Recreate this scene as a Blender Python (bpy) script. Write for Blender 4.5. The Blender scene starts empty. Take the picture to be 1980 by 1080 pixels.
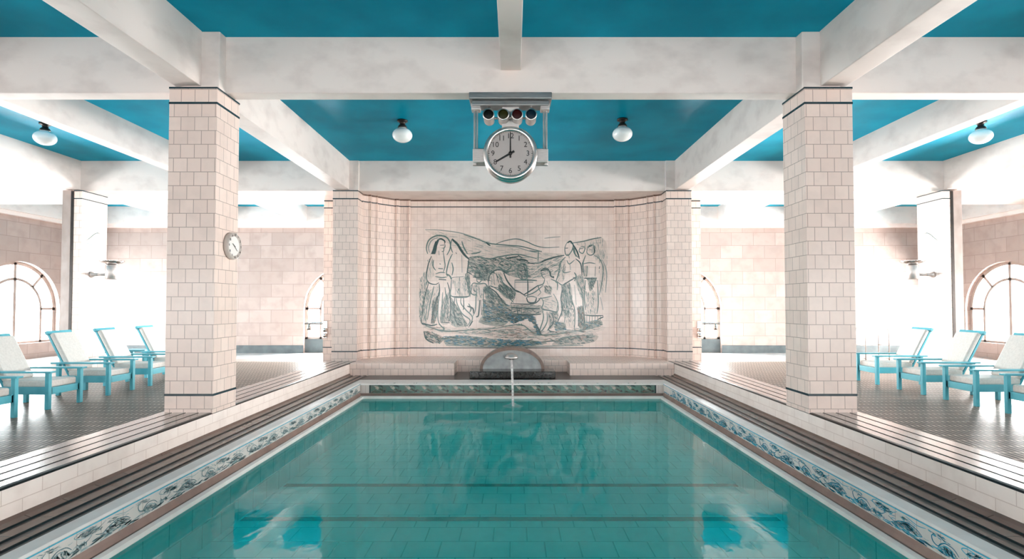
import bpy, math, random
from mathutils import Vector, Matrix
random.seed(7)
C = bpy.context.scene.collection
SC = bpy.context.scene
PI = math.pi

# ---------------------------------------------------------------- camera
FPX = 1045.0
TILT = math.radians(1.45)
cam = bpy.data.cameras.new('camera')
cam.sensor_fit = 'HORIZONTAL'; cam.sensor_width = 36.0
cam.lens = FPX / 1980.0 * 36.0
cam.shift_x = -3.0 / 1980.0
cam.shift_y = (588 - FPX * math.tan(TILT) - 540) / 1980.0
cam.clip_start = 0.05
co = bpy.data.objects.new('camera', cam); C.objects.link(co)
co.location = (0.03, 0, 1.5); co.rotation_euler = (PI / 2 + TILT, 0, 0)
SC.camera = co

# ---------------------------------------------------------------- world, exposure
W = bpy.data.worlds.new('overcast_sky'); SC.world = W; W.use_nodes = True
bg = W.node_tree.nodes['Background']; bg.inputs[0].default_value = (0.93, 0.98, 1.0, 1); bg.inputs[1].default_value = 4.0
vs = SC.view_settings
vs.view_transform = 'Standard'; vs.look = 'None'; vs.gamma = 1.0; vs.use_curve_mapping = False
vs.exposure = 1.54
cy = SC.cycles
cy.max_bounces = 10; cy.diffuse_bounces = 6; cy.glossy_bounces = 4; cy.transparent_max_bounces = 12
cy.caustics_reflective = False; cy.caustics_refractive = False; cy.sample_clamp_indirect = 8.0
cy.use_denoising = True

# ---------------------------------------------------------------- daylight outside every window
WIN_Y = [14.7, 9.0, 3.6, -1.7]; WR = 1.3; SPR = 1.37; SILL = 0.42; WX = 13.4; BACK = 16.75; FRONT = -4.6
def daylight(loc, rot, sx, sy, power, col):
    l = bpy.data.lights.new('daylight', 'AREA'); l.shape = 'RECTANGLE'; l.size = sx; l.size_y = sy
    l.energy = power; l.color = col
    o = bpy.data.objects.new('daylight', l); C.objects.link(o); o.location = loc; o.rotation_euler = rot
P_LEFT, P_RIGHT, P_BACK, P_FRONT = 450, 1030, 820, 108
for y, k in zip(WIN_Y, (.9, 1.05, .15, .05)):      # nearer windows turned down to keep the column fronts darker
    daylight((-WX - 0.75, y, 1.6), (PI / 2, 0, -PI / 2), 2.9, 2.6, P_LEFT * k, (0.94, 0.985, 1.0))
    daylight((WX + 0.75, y, 1.6), (PI / 2, 0, PI / 2), 2.9, 2.6, P_RIGHT * k, (1.0, 0.96, 0.93))
for x in (-5.17, 5.17):
    daylight((x, BACK + 0.75, 1.6), (-PI / 2, 0, 0), 2.9, 2.6, P_BACK, (0.95, 0.99, 1.0))
for x in (-9.5, -3.2, 3.2, 9.5):
    daylight((x, FRONT - 0.75, 1.6), (PI / 2, 0, 0), 2.9, 2.6, P_FRONT, (1.0, 0.96, 0.94))

# ---------------------------------------------------------------- materials
def lin(c):
    return tuple(((v / 255) / 12.92 if v / 255 <= .04045 else ((v / 255 + .055) / 1.055) ** 2.4) for v in c) + (1.0,)
MATS = {}
def base(name, col, rough=0.5, metal=0.0, spec=0.5):
    m = bpy.data.materials.new(name); m.use_nodes = True
    b = m.node_tree.nodes['Principled BSDF']
    b.inputs['Base Color'].default_value = lin(col); b.inputs['Roughness'].default_value = rough
    b.inputs['Metallic'].default_value = metal; b.inputs['Specular IOR Level'].default_value = spec
    MATS[name] = m
    return m, m.node_tree.nodes, m.node_tree.links, b
def noisy(name, col, col2, scale=3.0, rough=0.5, metal=0.0, bump=0.0, stretch=(1, 1, 1), lo=0.35, hi=0.7, spec=0.5, detail=5):
    m, N, L, b = base(name, col, rough, metal, spec)
    tc = N.new('ShaderNodeTexCoord'); mp = N.new('ShaderNodeMapping'); mp.inputs['Scale'].default_value = stretch
    nz = N.new('ShaderNodeTexNoise'); nz.inputs['Scale'].default_value = scale; nz.inputs['Detail'].default_value = detail
    rp = N.new('ShaderNodeValToRGB'); rp.color_ramp.elements[0].position = lo; rp.color_ramp.elements[1].position = hi
    rp.color_ramp.elements[0].color = lin(col); rp.color_ramp.elements[1].color = lin(col2)
    L.new(tc.outputs['Object'], mp.inputs[0]); L.new(mp.outputs[0], nz.inputs['Vector']); L.new(nz.outputs['Fac'], rp.inputs[0])
    L.new(rp.outputs[0], b.inputs['Base Color'])
    if bump:
        bp = N.new('ShaderNodeBump'); bp.inputs['Strength'].default_value = bump; bp.inputs['Distance'].default_value = 0.01
        L.new(nz.outputs['Fac'], bp.inputs['Height']); L.new(bp.outputs[0], b.inputs['Normal'])
    return m
def tile(name, c1, c2, mortar, w, h, offset=0.5, ms=0.004, rough=0.2, bump=0.3, dirt=0.0, dirtcol=(150, 120, 110), spec=0.5, smooth=0.1, jitter=0.0, grain=6.0):
    m, N, L, b = base(name, c1, rough, 0, spec)
    uv = N.new('ShaderNodeUVMap'); uv.uv_map = 'UVMap'
    br = N.new('ShaderNodeTexBrick'); br.offset = offset; br.offset_frequency = 2; br.squash = 1
    br.inputs['Color1'].default_value = lin(c1); br.inputs['Color2'].default_value = lin(c2); br.inputs['Mortar'].default_value = lin(mortar)
    br.inputs['Scale'].default_value = 1; br.inputs['Mortar Size'].default_value = ms; br.inputs['Mortar Smooth'].default_value = smooth
    br.inputs['Brick Width'].default_value = w; br.inputs['Row Height'].default_value = h
    L.new(uv.outputs[0], br.inputs['Vector'])
    out = br.outputs['Color']
    if dirt:
        tc = N.new('ShaderNodeTexCoord'); nz = N.new('ShaderNodeTexNoise'); nz.inputs['Scale'].default_value = grain; nz.inputs['Detail'].default_value = 6
        L.new(tc.outputs['Object'], nz.inputs['Vector'])
        mr = N.new('ShaderNodeMapRange'); mr.inputs[1].default_value = .45; mr.inputs[2].default_value = .75; mr.inputs[3].default_value = 0; mr.inputs[4].default_value = dirt
        L.new(nz.outputs['Fac'], mr.inputs[0])
        mx = N.new('ShaderNodeMix'); mx.data_type = 'RGBA'
        L.new(mr.outputs[0], mx.inputs['Factor']); L.new(out, mx.inputs['A']); mx.inputs['B'].default_value = lin(dirtcol)
        out = mx.outputs['Result']
    L.new(out, b.inputs['Base Color'])
    iv = N.new('ShaderNodeMath'); iv.operation = 'SUBTRACT'; iv.inputs[0].default_value = 1
    L.new(br.outputs['Fac'], iv.inputs[1])
    bp = N.new('ShaderNodeBump'); bp.inputs['Strength'].default_value = bump; bp.inputs['Distance'].default_value = 0.004
    L.new(iv.outputs[0], bp.inputs['Height']); L.new(bp.outputs[0], b.inputs['Normal'])
    return m

WH1, WH2, GROUT = (239, 217, 206), (231, 208, 197), (172, 150, 140)
tile('white_tile', WH1, WH2, GROUT, .15, .151,   .5, .0036, .28, .3, .35, (206, 186, 176), spec=.4)
tile('parapet_tile', (250, 236, 228), (246, 231, 222), (220, 200, 190), .30, .151, .5, .003, .28, .15, .35, (214, 194, 184), spec=.4)
tile('grid_tile', (246, 228, 219), (240, 220, 210), (214, 192, 182), .15, .151, 0, .0035, .2, .2, .35, (203, 182, 172))
tile('stone_block', (184, 165, 157), (170, 151, 143), (144, 124, 116), .68, .40, .5, .006, .45, .3, .7, (160, 139, 130), grain=3.5)
tile('aisle_mosaic', (60, 49, 44), (42, 35, 32), (172, 154, 142), .066, .24, .5, .014, .32, .3, .3, (74, 62, 54), smooth=.5, spec=.03)
tile('ledge_tile', (98, 87, 81), (90, 79, 74), (60, 52, 48), .30, 5.0, .0, .003, .22, .0, .2, (110, 96, 88), spec=.8)
MATS['ledge_tile'].node_tree.nodes['Principled BSDF'].inputs['Coat Weight'].default_value = .8
MATS['ledge_tile'].node_tree.nodes['Principled BSDF'].inputs['Coat Roughness'].default_value = .15
tile('brown_tile', (124, 103, 94), (114, 94, 86), (70, 55, 50), 5.0, .30, .0, .003, .25, .3, .3, (86, 70, 62))
tile('dark_tile', (66, 52, 48), (58, 46, 42), (38, 30, 28), .15, .15, .0, .004, .3, .3)
tile('basin_tile', (178, 248, 242), (166, 243, 237), (96, 190, 184), .30, .30, .5, .006, .3, .2, .3, (110, 206, 200), spec=0)
tile('frieze_white', (224, 214, 208), (216, 206, 200), (180, 168, 160), .20, .20, 0, .003, .2, .2, .3, (190, 186, 182))
tile('fish_green', (96, 130, 118), (84, 112, 104), (70, 74, 66), .287, .30, 0, .004, .25, .2, .8, (106, 100, 88), grain=14)
noisy('beam_plaster', (237, 223, 216), (215, 199, 192), 2.6, .6, 0, .05, (1, 1, 1.6), .48, .8)
noisy('ceiling_blue', (0, 144, 174), (0, 160, 190), 1.3, .42, 0, .04, (1, 1, 1), .4, .65, .04)
noisy('marble_window_glare', (206, 202, 200), (184, 180, 178), 2.5, .18)  # pale marble with the window reflection put into its colour
noisy('marble_grey', (150, 152, 152), (186, 188, 188), 7, .18, lo=.3, hi=.75)
noisy('granite_dark', (26, 24, 23), (44, 44, 42), 30, .2)
noisy('stone_grey', (96, 104, 106), (74, 82, 84), 4, .35)
noisy('stone_brown', (160, 142, 134), (140, 122, 114), 5, .5, stretch=(1, 1, .6))
noisy('rim_brown', (128, 102, 90), (104, 82, 72), 12, .3)
noisy('gutter_brown', (150, 122, 112), (128, 104, 96), 5, .35)
noisy('lip_white', (242, 235, 230), (232, 223, 217), 5, .4, spec=.3)
noisy('lane_black', (14, 22, 24), (18, 26, 28), 9, .6, spec=0)
noisy('black_tile', (26, 22, 20), (38, 32, 28), 9, .3)
noisy('slate_band', (48, 66, 72), (40, 56, 62), 8, .25)
noisy('frame_white', (168, 151, 143), (156, 140, 132), 4, .4)
noisy('cabinet_white', (224, 220, 216), (214, 208, 204), 4, .4)
noisy('turquoise_paint', (82, 172, 186), (70, 160, 175), 6, .35, bump=.05, stretch=(1, 1, 1))
noisy('cream_canvas', (216, 209, 202), (204, 197, 190), 40, .8, bump=.15)
noisy('chrome', (205, 200, 197), (186, 181, 178), 5, .16, 1.0)
noisy('satin_silver', (226, 220, 216), (208, 202, 198), 10, .28, 1.0)
noisy('steel', (158, 158, 158), (140, 140, 140), 10, .38, .9, stretch=(1, 1, 6))
noisy('brushed_metal', (214, 206, 202), (196, 188, 184), 12, .42, .8, stretch=(1, 1, 8))
noisy('dark_metal', (58, 50, 46), (44, 38, 36), 8, .4, .6)
noisy('dial_grey', (186, 176, 172), (176, 166, 162), 3, .4)
noisy('dial_white', (236, 230, 226), (228, 222, 218), 3, .4)
noisy('ink_black', (18, 16, 16), (26, 24, 24), 10, .5)
noisy('ink_grey', (96, 88, 84), (84, 78, 74), 10, .5)
noisy('clock_rim', (196, 184, 176), (182, 170, 163), 6, .35)
noisy('opal_glass', (240, 240, 238), (232, 233, 232), 3, .12)
noisy('lens_black', (6, 6, 6), (10, 10, 10), 4, .4, spec=.2)
noisy('lens_olive', (44, 42, 6), (36, 36, 6), 4, .4, spec=.2)
noisy('lens_red', (50, 8, 8), (42, 6, 6), 4, .4, spec=.2)
noisy('lens_teal', (8, 34, 48), (8, 28, 40), 4, .4, spec=.2)
noisy('paint_dark', (30, 64, 66), (48, 80, 79), 22, .25)
noisy('paint_mid', (80, 108, 105), (104, 124, 118), 22, .25)
noisy('paint_light', (142, 152, 146), (158, 158, 151), 22, .25)
tile('wash_dark', (166, 166, 157), (178, 172, 162), (150, 148, 140), .15, .151, 0, .0035, .22, .2, .6, (146, 138, 130), grain=9)
tile('wash_mid', (194, 182, 173), (202, 187, 177), (174, 164, 156), .15, .151, 0, .0035, .22, .2, .6, (184, 168, 160), grain=9)
tile('wash_light', (224, 207, 197), (228, 210, 200), (200, 182, 172), .15, .151, 0, .0035, .22, .2, .7, (206, 187, 178), grain=7)
noisy('paint_blue', (30, 104, 128), (52, 120, 138), 22, .25)
noisy('glaze_blue', (64, 164, 192), (92, 178, 200), 25, .22)
noisy('glaze_slate', (92, 122, 130), (112, 138, 144), 25, .22)
noisy('glaze_grey', (146, 168, 172), (168, 184, 186), 25, .22)
noisy('glaze_deep', (30, 112, 142), (44, 128, 156), 25, .22)
noisy('fish_flesh', (196, 180, 166), (170, 158, 142), 30, .25)
noisy('fish_dark', (18, 44, 46), (28, 58, 58), 30, .25)
noisy('fish_olive', (78, 74, 60), (62, 58, 48), 30, .25)

def water_mat(name, tint, bump=.06, scale=6.0, cloudy=.28):
    m = bpy.data.materials.new(name); m.use_nodes = True; MATS[name] = m
    N, L = m.node_tree.nodes, m.node_tree.links
    N.remove(N['Principled BSDF'])
    body = N.new('ShaderNodeMixShader'); body.inputs[0].default_value = cloudy
    df = N.new('ShaderNodeBsdfDiffuse'); df.inputs[0].default_value = (.0, .95, .90, 1)
    tr = N.new('ShaderNodeBsdfTransparent'); tr.inputs[0].default_value = tint
    gl = N.new('ShaderNodeBsdfGlossy'); gl.inputs['Roughness'].default_value = .045
    fr = N.new('ShaderNodeFresnel'); fr.inputs['IOR'].default_value = 1.25
    tc = N.new('ShaderNodeTexCoord'); mp = N.new('ShaderNodeMapping'); mp.inputs['Scale'].default_value = (1.6, .8, 1)
    nz = N.new('ShaderNodeTexNoise'); nz.inputs['Scale'].default_value = scale; nz.inputs['Detail'].default_value = 2
    bp = N.new('ShaderNodeBump'); bp.inputs['Strength'].default_value = bump; bp.inputs['Distance'].default_value = .02
    mx = N.new('ShaderNodeMixShader')
    L.new(tc.outputs['Object'], mp.inputs[0]); L.new(mp.outputs[0], nz.inputs['Vector']); L.new(nz.outputs['Fac'], bp.inputs['Height'])
    L.new(bp.outputs[0], gl.inputs['Normal']); L.new(bp.outputs[0], fr.inputs['Normal'])
    L.new(tr.outputs[0], body.inputs[1]); L.new(df.outputs[0], body.inputs[2]); L.new(fr.outputs[0], mx.inputs[0]); L.new(body.outputs[0], mx.inputs[1]); L.new(gl.outputs[0], mx.inputs[2])
    L.new(mx.outputs[0], N['Material Output'].inputs[0])
    return m
water_mat('pool_water_surface', (.36, 1.0, .98, 1))
water_mat('window_glass', (.97, .99, .99, 1), 0.0, cloudy=0)
def foam(name, alpha):
    m, N, L, b = base(name, (236, 230, 228), .2)
    b.inputs['Alpha'].default_value = alpha
    nz = N.new('ShaderNodeTexNoise'); nz.inputs['Scale'].default_value = 18
    mr = N.new('ShaderNodeMapRange'); mr.inputs[1].default_value = .3; mr.inputs[2].default_value = .7; mr.inputs[3].default_value = alpha * .5; mr.inputs[4].default_value = min(1, alpha * 1.4)
    tc = N.new('ShaderNodeTexCoord'); L.new(tc.outputs['Object'], nz.inputs['Vector']); L.new(nz.outputs['Fac'], mr.inputs[0]); L.new(mr.outputs[0], b.inputs['Alpha'])
foam('falling_water', .5); foam('splash_foam', .22)

# ---------------------------------------------------------------- mesh helper
V0 = 0.525          # every tile course starts from the blue line near the floor
class MB:
    def __init__(s): s.v = []; s.f = []; s.m = []; s.uv = []; s.sm = []; s.mats = []
    def mi(s, mat):
        if mat not in s.mats: s.mats.append(mat)
        return s.mats.index(mat)
    def face(s, pts, mat, uv=None, smooth=False):
        i = len(s.v); s.v += [tuple(p) for p in pts]; s.f.append(tuple(range(i, i + len(pts)))); s.m.append(s.mi(mat)); s.sm.append(smooth)
        if uv is None:
            a, b, c = Vector(pts[0]), Vector(pts[1]), Vector(pts[2])
            n = (b - a).cross(c - a); ax = max(range(3), key=lambda k: abs(n[k]))
            uv = [(p[1], p[2] - V0) if ax == 0 else (p[0], p[2] - V0) if ax == 1 else (p[0], p[1]) for p in pts]
        s.uv.append(uv)
    def shared(s, verts, faces, mat, smooth=True):
        i = len(s.v); s.v += [tuple(p) for p in verts]
        for f in faces:
            s.f.append(tuple(i + k for k in f)); s.m.append(s.mi(mat)); s.sm.append(smooth)
            s.uv.append([(verts[k][0] + verts[k][1], verts[k][2] - V0) for k in f])
        return s
    def box(s, x0, x1, y0, y1, z0, z1, mat, top=None, skip=''):
        P = lambda x, y, z: (x, y, z)
        F = {'b': [(x0, y1, z0), (x1, y1, z0), (x1, y0, z0), (x0, y0, z0)], 't': [(x0, y0, z1), (x1, y0, z1), (x1, y1, z1), (x0, y1, z1)],
             'f': [(x0, y0, z0), (x1, y0, z0), (x1, y0, z1), (x0, y0, z1)], 'k': [(x1, y1, z0), (x0, y1, z0), (x0, y1, z1), (x1, y1, z1)],
             'l': [(x0, y1, z0), (x0, y0, z0), (x0, y0, z1), (x0, y1, z1)], 'r': [(x1, y0, z0), (x1, y1, z0), (x1, y1, z1), (x1, y0, z1)]}
        for k, p in F.items():
            if k not in skip: s.face(p, top if (k == 't' and top) else mat)
        return s
    def rot_box(s, c, size, M, mat):
        h = [d / 2 for d in size]; q = []
        for sx, sy, sz in [(-1, -1, -1), (1, -1, -1), (1, 1, -1), (-1, 1, -1), (-1, -1, 1), (1, -1, 1), (1, 1, 1), (-1, 1, 1)]:
            q.append(Vector(c) + M @ Vector((sx * h[0], sy * h[1], sz * h[2])))
        for f in [(3, 2, 1, 0), (4, 5, 6, 7), (0, 1, 5, 4), (2, 3, 7, 6), (3, 0, 4, 7), (1, 2, 6, 5)]: s.face([q[k] for k in f], mat)
        return s
    def lathe(s, prof, c, axis, mat, n=28, smooth=True):
        ax = Vector(axis).normalized(); u = ax.orthogonal().normalized(); w = ax.cross(u); vs_ = []; fs = []
        for (r, h) in prof:
            for k in range(n):
                a = 2 * PI * k / n; vs_.append(Vector(c) + ax * h + (u * math.cos(a) + w * math.sin(a)) * max(r, 1e-4))
        for j in range(len(prof) - 1):
            for k in range(n):
                fs.append((j * n + k, j * n + (k + 1) % n, (j + 1) * n + (k + 1) % n, (j + 1) * n + k))
        return s.shared(vs_, fs, mat, smooth)
    def cyl(s, p0, p1, r, mat, n=14):
        d = Vector(p1) - Vector(p0); L = d.length
        return s.lathe([(0, 0), (r, 0)], p0, d, mat, n, False).lathe([(r, 0), (r, L)], p0, d, mat, n).lathe([(r, L), (0, L)], p0, d, mat, n, False)
    def tube(s, pts, r, mat, n=8):
        pts = [Vector(p) for p in pts]; vs_ = []; fs = []
        rr = r if isinstance(r, (list, tuple)) else [r] * len(pts)
        for i, p in enumerate(pts):
            d = (pts[min(i + 1, len(pts) - 1)] - pts[max(i - 1, 0)]).normalized(); u = d.orthogonal().normalized()
            if i:
                u = (pu - d * pu.dot(d)).normalized()
            pu = u; w = d.cross(u)
            for k in range(n):
                a = 2 * PI * k / n; vs_.append(p + (u * math.cos(a) + w * math.sin(a)) * rr[i])
        for i in range(len(pts) - 1):
            for k in range(n): fs.append((i * n + k, i * n + (k + 1) % n, (i + 1) * n + (k + 1) % n, (i + 1) * n + k))
        fs.append(tuple(range(n - 1, -1, -1))); fs.append(tuple(range((len(pts) - 1) * n, len(pts) * n)))
        return s.shared(vs_, fs, mat)
    def build(s, name, parent=None, bevel=0.0, off=None):
        me = bpy.data.meshes.new(name); vv = s.v
        if off is not None: vv = [(a - off[0], b - off[1], c - off[2]) for a, b, c in vv]
        me.from_pydata(vv, [], s.f)
        for mt in s.mats: me.materials.append(MATS[mt])
        me.polygons.foreach_set('material_index', s.m); me.polygons.foreach_set('use_smooth', s.sm)
        ul = me.uv_layers.new(name='UVMap'); ul.data.foreach_set('uv', [c for f in s.uv for p in f for c in p])
        me.update()
        o = bpy.data.objects.new(name, me); C.objects.link(o)
        if parent is not None: o.parent = parent
        if bevel:
            import bmesh
            bm = bmesh.new(); bm.from_mesh(me); bmesh.ops.remove_doubles(bm, verts=bm.verts, dist=1e-5); bm.to_mesh(me); bm.free()
            md = o.modifiers.new('bevel', 'BEVEL'); md.width = bevel; md.segments = 2; md.limit_method = 'ANGLE'
        return o
def tag(o, label, cat, group=None):
    o['label'] = label; o['category'] = cat
    if group: o['group'] = group
    return o
def thing(name, label, cat, loc=(0, 0, 0), rz=0, group=None):
    o = bpy.data.objects.new(name, None); C.objects.link(o); o.location = loc; o.rotation_euler = (0, 0, rz)
    o.empty_display_size = .1
    return tag(o, label, cat, group)
def struct(o): o['kind'] = 'structure'; return o
def dup(root, loc, rz=None, label=None):
    r = root.copy(); C.objects.link(r); r.location = loc
    if rz is not None: r.rotation_euler = (0, 0, rz)
    if label: r['label'] = label
    def kids(a, b):
        for ch in list(a.children):
            c = ch.copy(); C.objects.link(c); c.parent = b; kids(ch, c)
    kids(root, r)
    return r

# ================================================================= THE SETTING
ZC, ZT, ZL, ZW = 4.51, 3.874, 0.337, 0.10        # ceiling, column top, ledge, walkway
XI, XO = 3.21, 3.77                              # parapet face and outer edge of the ledge
PX, PF, PN = 2.69, 9.62, 1.0                     # pool frieze planes: sides, far end, near end
WATER, BED = -0.16, -0.58

b = MB()
for sx in (-1, 1):
    x0, x1 = sorted((sx * XO, sx * WX))
    b.face([(x0, FRONT, 0), (x1, FRONT, 0), (x1, 14.2, 0), (x0, 14.2, 0)], 'aisle_mosaic')
b.face([(-XO, 12.7, 0), (XO, 12.7, 0), (XO, 14.2, 0), (-XO, 14.2, 0)], 'aisle_mosaic')
b.face([(-WX, 14.2, 0), (WX, 14.2, 0), (WX, 14.95, 0), (-WX, 14.95, 0)], 'stone_brown')
b.face([(-WX, 14.95, 0), (WX, 14.95, 0), (WX, BACK, 0), (-WX, BACK, 0)], 'marble_window_glare')  # back floor strip, coloured pale to carry the window reflection
b.box(-WX - .4, WX + .4, FRONT - .4, BACK + .4, -1.0, -.9, 'stone_grey')  # unseen slab added below the floor to block sky light
for x0, x1, y0, y1 in ((-WX - .4, -WX, FRONT - .4, BACK + .4), (WX, WX + .4, FRONT - .4, BACK + .4), (-WX, WX, FRONT - .4, FRONT), (-WX, WX, BACK, BACK + .4)): b.box(x0, x1, y0, y1, -.9, -.002, 'stone_grey')  # unseen skirts added to stop sky light leaking in below the floor
struct(b.build('floor'))

b = MB()
b.box(-WX - .4, WX + .4, FRONT - .4, BACK + .4, ZC, ZC + .2, 'ceiling_blue')
struct(b.build('ceiling'))

def beam(x0, x1, y0, y1, z0, bev=.008):
    return struct(MB().box(x0, x1, y0, y1, z0, ZC + .02, 'beam_plaster').build('ceiling_beam', bevel=bev))
# cross beams on the column lines
for y0, y1 in ((0.67, 0.88), (6.02, 6.225)):
    beam(-WX, WX, y0, y1, ZT)
beam(-WX, WX, 11.28, 12.80, ZT)
# beams along the hall on the column lines
for sx in (-1, 1):
    for ys in ((FRONT, .67), (.88, 6.02), (6.225, 11.28), (12.8, 16.5)):
        a0, a1 = sorted((sx * 3.41, sx * 3.70)); beam(a0, a1, ys[0], ys[1], 3.90)
        a0, a1 = sorted((sx * 9.05, sx * 9.36)); beam(a0, a1, ys[0], ys[1], 3.90)
        a0, a1 = sorted((sx * 6.30, sx * 6.53)); beam(a0, a1, ys[0], ys[1], 4.03)
beam(-.115, .112, .88, 6.02, 4.13); beam(-.115, .112, FRONT, .67, 4.13)
# perimeter beam and cornice
def cornice(box1, box2, name):
    m_ = MB(); m_.box(*box1, 'beam_plaster'); m_.box(*box2, 'beam_plaster'); struct(m_.build(name, bevel=.006))
cornice((-WX, WX, 16.55, BACK, 3.98, ZC), (-WX, WX, 16.60, BACK, ZT, 3.98), 'trim_1')
cornice((-WX, -WX + .2, FRONT, BACK, 3.98, ZC), (-WX, -WX + .15, FRONT, BACK, ZT, 3.98), 'trim_2')
cornice((WX - .2, WX, FRONT, BACK, 3.98, ZC), (WX - .15, WX, FRONT, BACK, ZT, 3.98), 'trim_3')

# arched walls ----------------------------------------------------
def arch_wall(name, s0, s1, wins, P, thick, mat, base_z=SILL, flip=False):
    m_ = MB(); ztop = ZC
    def q(a, b_, c, d):
        pts = [P(*a), P(*b_), P(*c), P(*d)]
        m_.face(pts if not flip else pts[::-1], mat)
    edges = [s0]
    for w in sorted(wins): edges += [w - WR, w + WR]
    edges.append(s1)
    for k in range(0, len(edges), 2):
        q((edges[k], 0, 0), (edges[k + 1], 0, 0), (edges[k + 1], 0, ztop), (edges[k], 0, ztop))
    n = 28
    for w in wins:
        if base_z > 0: q((w - WR, 0, 0), (w + WR, 0, 0), (w + WR, 0, base_z), (w - WR, 0, base_z))
        q((w - WR, thick, base_z), (w - WR, 0, base_z), (w + WR, 0, base_z), (w + WR, thick, base_z))
        q((w - WR, thick, base_z), (w - WR, thick, SPR), (w - WR, 0, SPR), (w - WR, 0, base_z))
        q((w + WR, 0, base_z), (w + WR, 0, SPR), (w + WR, thick, SPR), (w + WR, thick, base_z))
        for k in range(n):
            a, b_ = PI - PI * k / n, PI - PI * (k + 1) / n
            xa, za, xb, zb = w + WR * math.cos(a), SPR + WR * math.sin(a), w + WR * math.cos(b_), SPR + WR * math.sin(b_)
            q((xa, 0, za), (xb, 0, zb), (xb, 0, ztop), (xa, 0, ztop))
            q((xa, thick, za), (xb, thick, zb), (xb, 0, zb), (xa, 0, za))
    return struct(m_.build(name))
def bars(m_, w, P, d0, d1, mat, z0=SILL):
    """frame of an arched window: outer ring, inner arch, spokes, uprights, cross bars"""
    def seg(a, b_, wd):
        A, B = Vector((a[0], a[1])), Vector((b_[0], b_[1])); d = (B - A).normalized(); n_ = Vector((-d.y, d.x)) * wd / 2
        c = [A - n_, B - n_, B + n_, A + n_]
        lo = [P(k.x, d0, k.y) for k in c]; hi = [P(k.x, d1, k.y) for k in c]
        m_.face(lo, mat); m_.face(hi[::-1], mat)
        for i in range(4): m_.face([lo[i], hi[i], hi[(i + 1) % 4], lo[(i + 1) % 4]], mat)
    n = 24; ri = WR * .63
    for r, wd in ((WR - .045, .09), (ri, .07)):
        for k in range(n):
            a, b_ = PI * k / n, PI * (k + 1) / n
            seg((w + r * math.cos(a), SPR + r * math.sin(a)), (w + r * math.cos(b_), SPR + r * math.sin(b_)), wd)
        for sgn in (-1, 1): seg((w + sgn * r, z0), (w + sgn * r, SPR), wd)
    seg((w, z0), (w, SPR + WR - .03), .08)
    for a in (PI * .27, PI * .73):
        seg((w + ri * math.cos(a), SPR + ri * math.sin(a)), (w + WR * math.cos(a), SPR + WR * math.sin(a)), .07)
    for sgn in (-1, 1): seg((w + sgn * ri, SPR), (w + sgn * WR, SPR), .07)
    seg((w - WR, z0 + .03), (w + WR, z0 + .03), .06)
def pane(m_, w, P, d, z0=SILL):
    n = 24
    pts = [P(w + WR, d, z0), P(w + WR, d, SPR)] + [P(w + WR * math.cos(PI * k / n), d, SPR + WR * math.sin(PI * k / n)) for k in range(1, n)] + [P(w - WR, d, SPR), P(w - WR, d, z0)]
    m_.face(pts, 'window_glass')
WINN = [0]
def window(w, P, thick, z0=SILL, panel=False):
    WINN[0] += 1
    m_ = MB(); bars(m_, w, P, thick - .12, thick - .06, 'frame_white', z0)
    o = struct(m_.build('window_%d' % WINN[0]))
    m_ = MB(); pane(m_, w, P, thick - .08, z0); g = m_.build('pane', o)
    if panel:
        m_ = MB(); a, b_ = P(w - WR, thick - .14, 0), P(w + WR, thick - .04, z0)
        m_.box(min(a[0], b_[0]), max(a[0], b_[0]), min(a[1], b_[1]), max(a[1], b_[1]), 0, z0, 'stone_grey'); m_.build('low_panel', o)
    return o
TH = .26
PL = lambda s, d, z: (-WX - d, s, z)
PR = lambda s, d, z: (WX + d, s, z)
PB = lambda s, d, z: (s, BACK + d, z)
PFr = lambda s, d, z: (s, FRONT - d, z)
arch_wall('wall_left', FRONT, BACK, WIN_Y, PL, TH, 'stone_block')
arch_wall('wall_right', FRONT, BACK, WIN_Y, PR, TH, 'stone_block', flip=True)
arch_wall('wall_back', -WX, WX, [-5.17, 5.17], PB, TH, 'stone_block', base_z=0)
arch_wall('wall_front', -WX, WX, [-9.5, -3.2, 3.2, 9.5], PFr, TH, 'stone_block', flip=True)
for y in WIN_Y: window(y, PL, TH); window(y, PR, TH)
for x in (-5.17, 5.17): window(x, PB, TH, panel=True)
for x in (-9.5, -3.2, 3.2, 9.5): window(x, PFr, TH)
b = MB()
for x0, x1 in ((-WX, -6.47), (-3.87, 3.87), (6.47, WX)): b.box(x0, x1, BACK - .03, BACK + .001, 0, .235, 'stone_grey')
struct(b.build('baseboard_back'))

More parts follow.
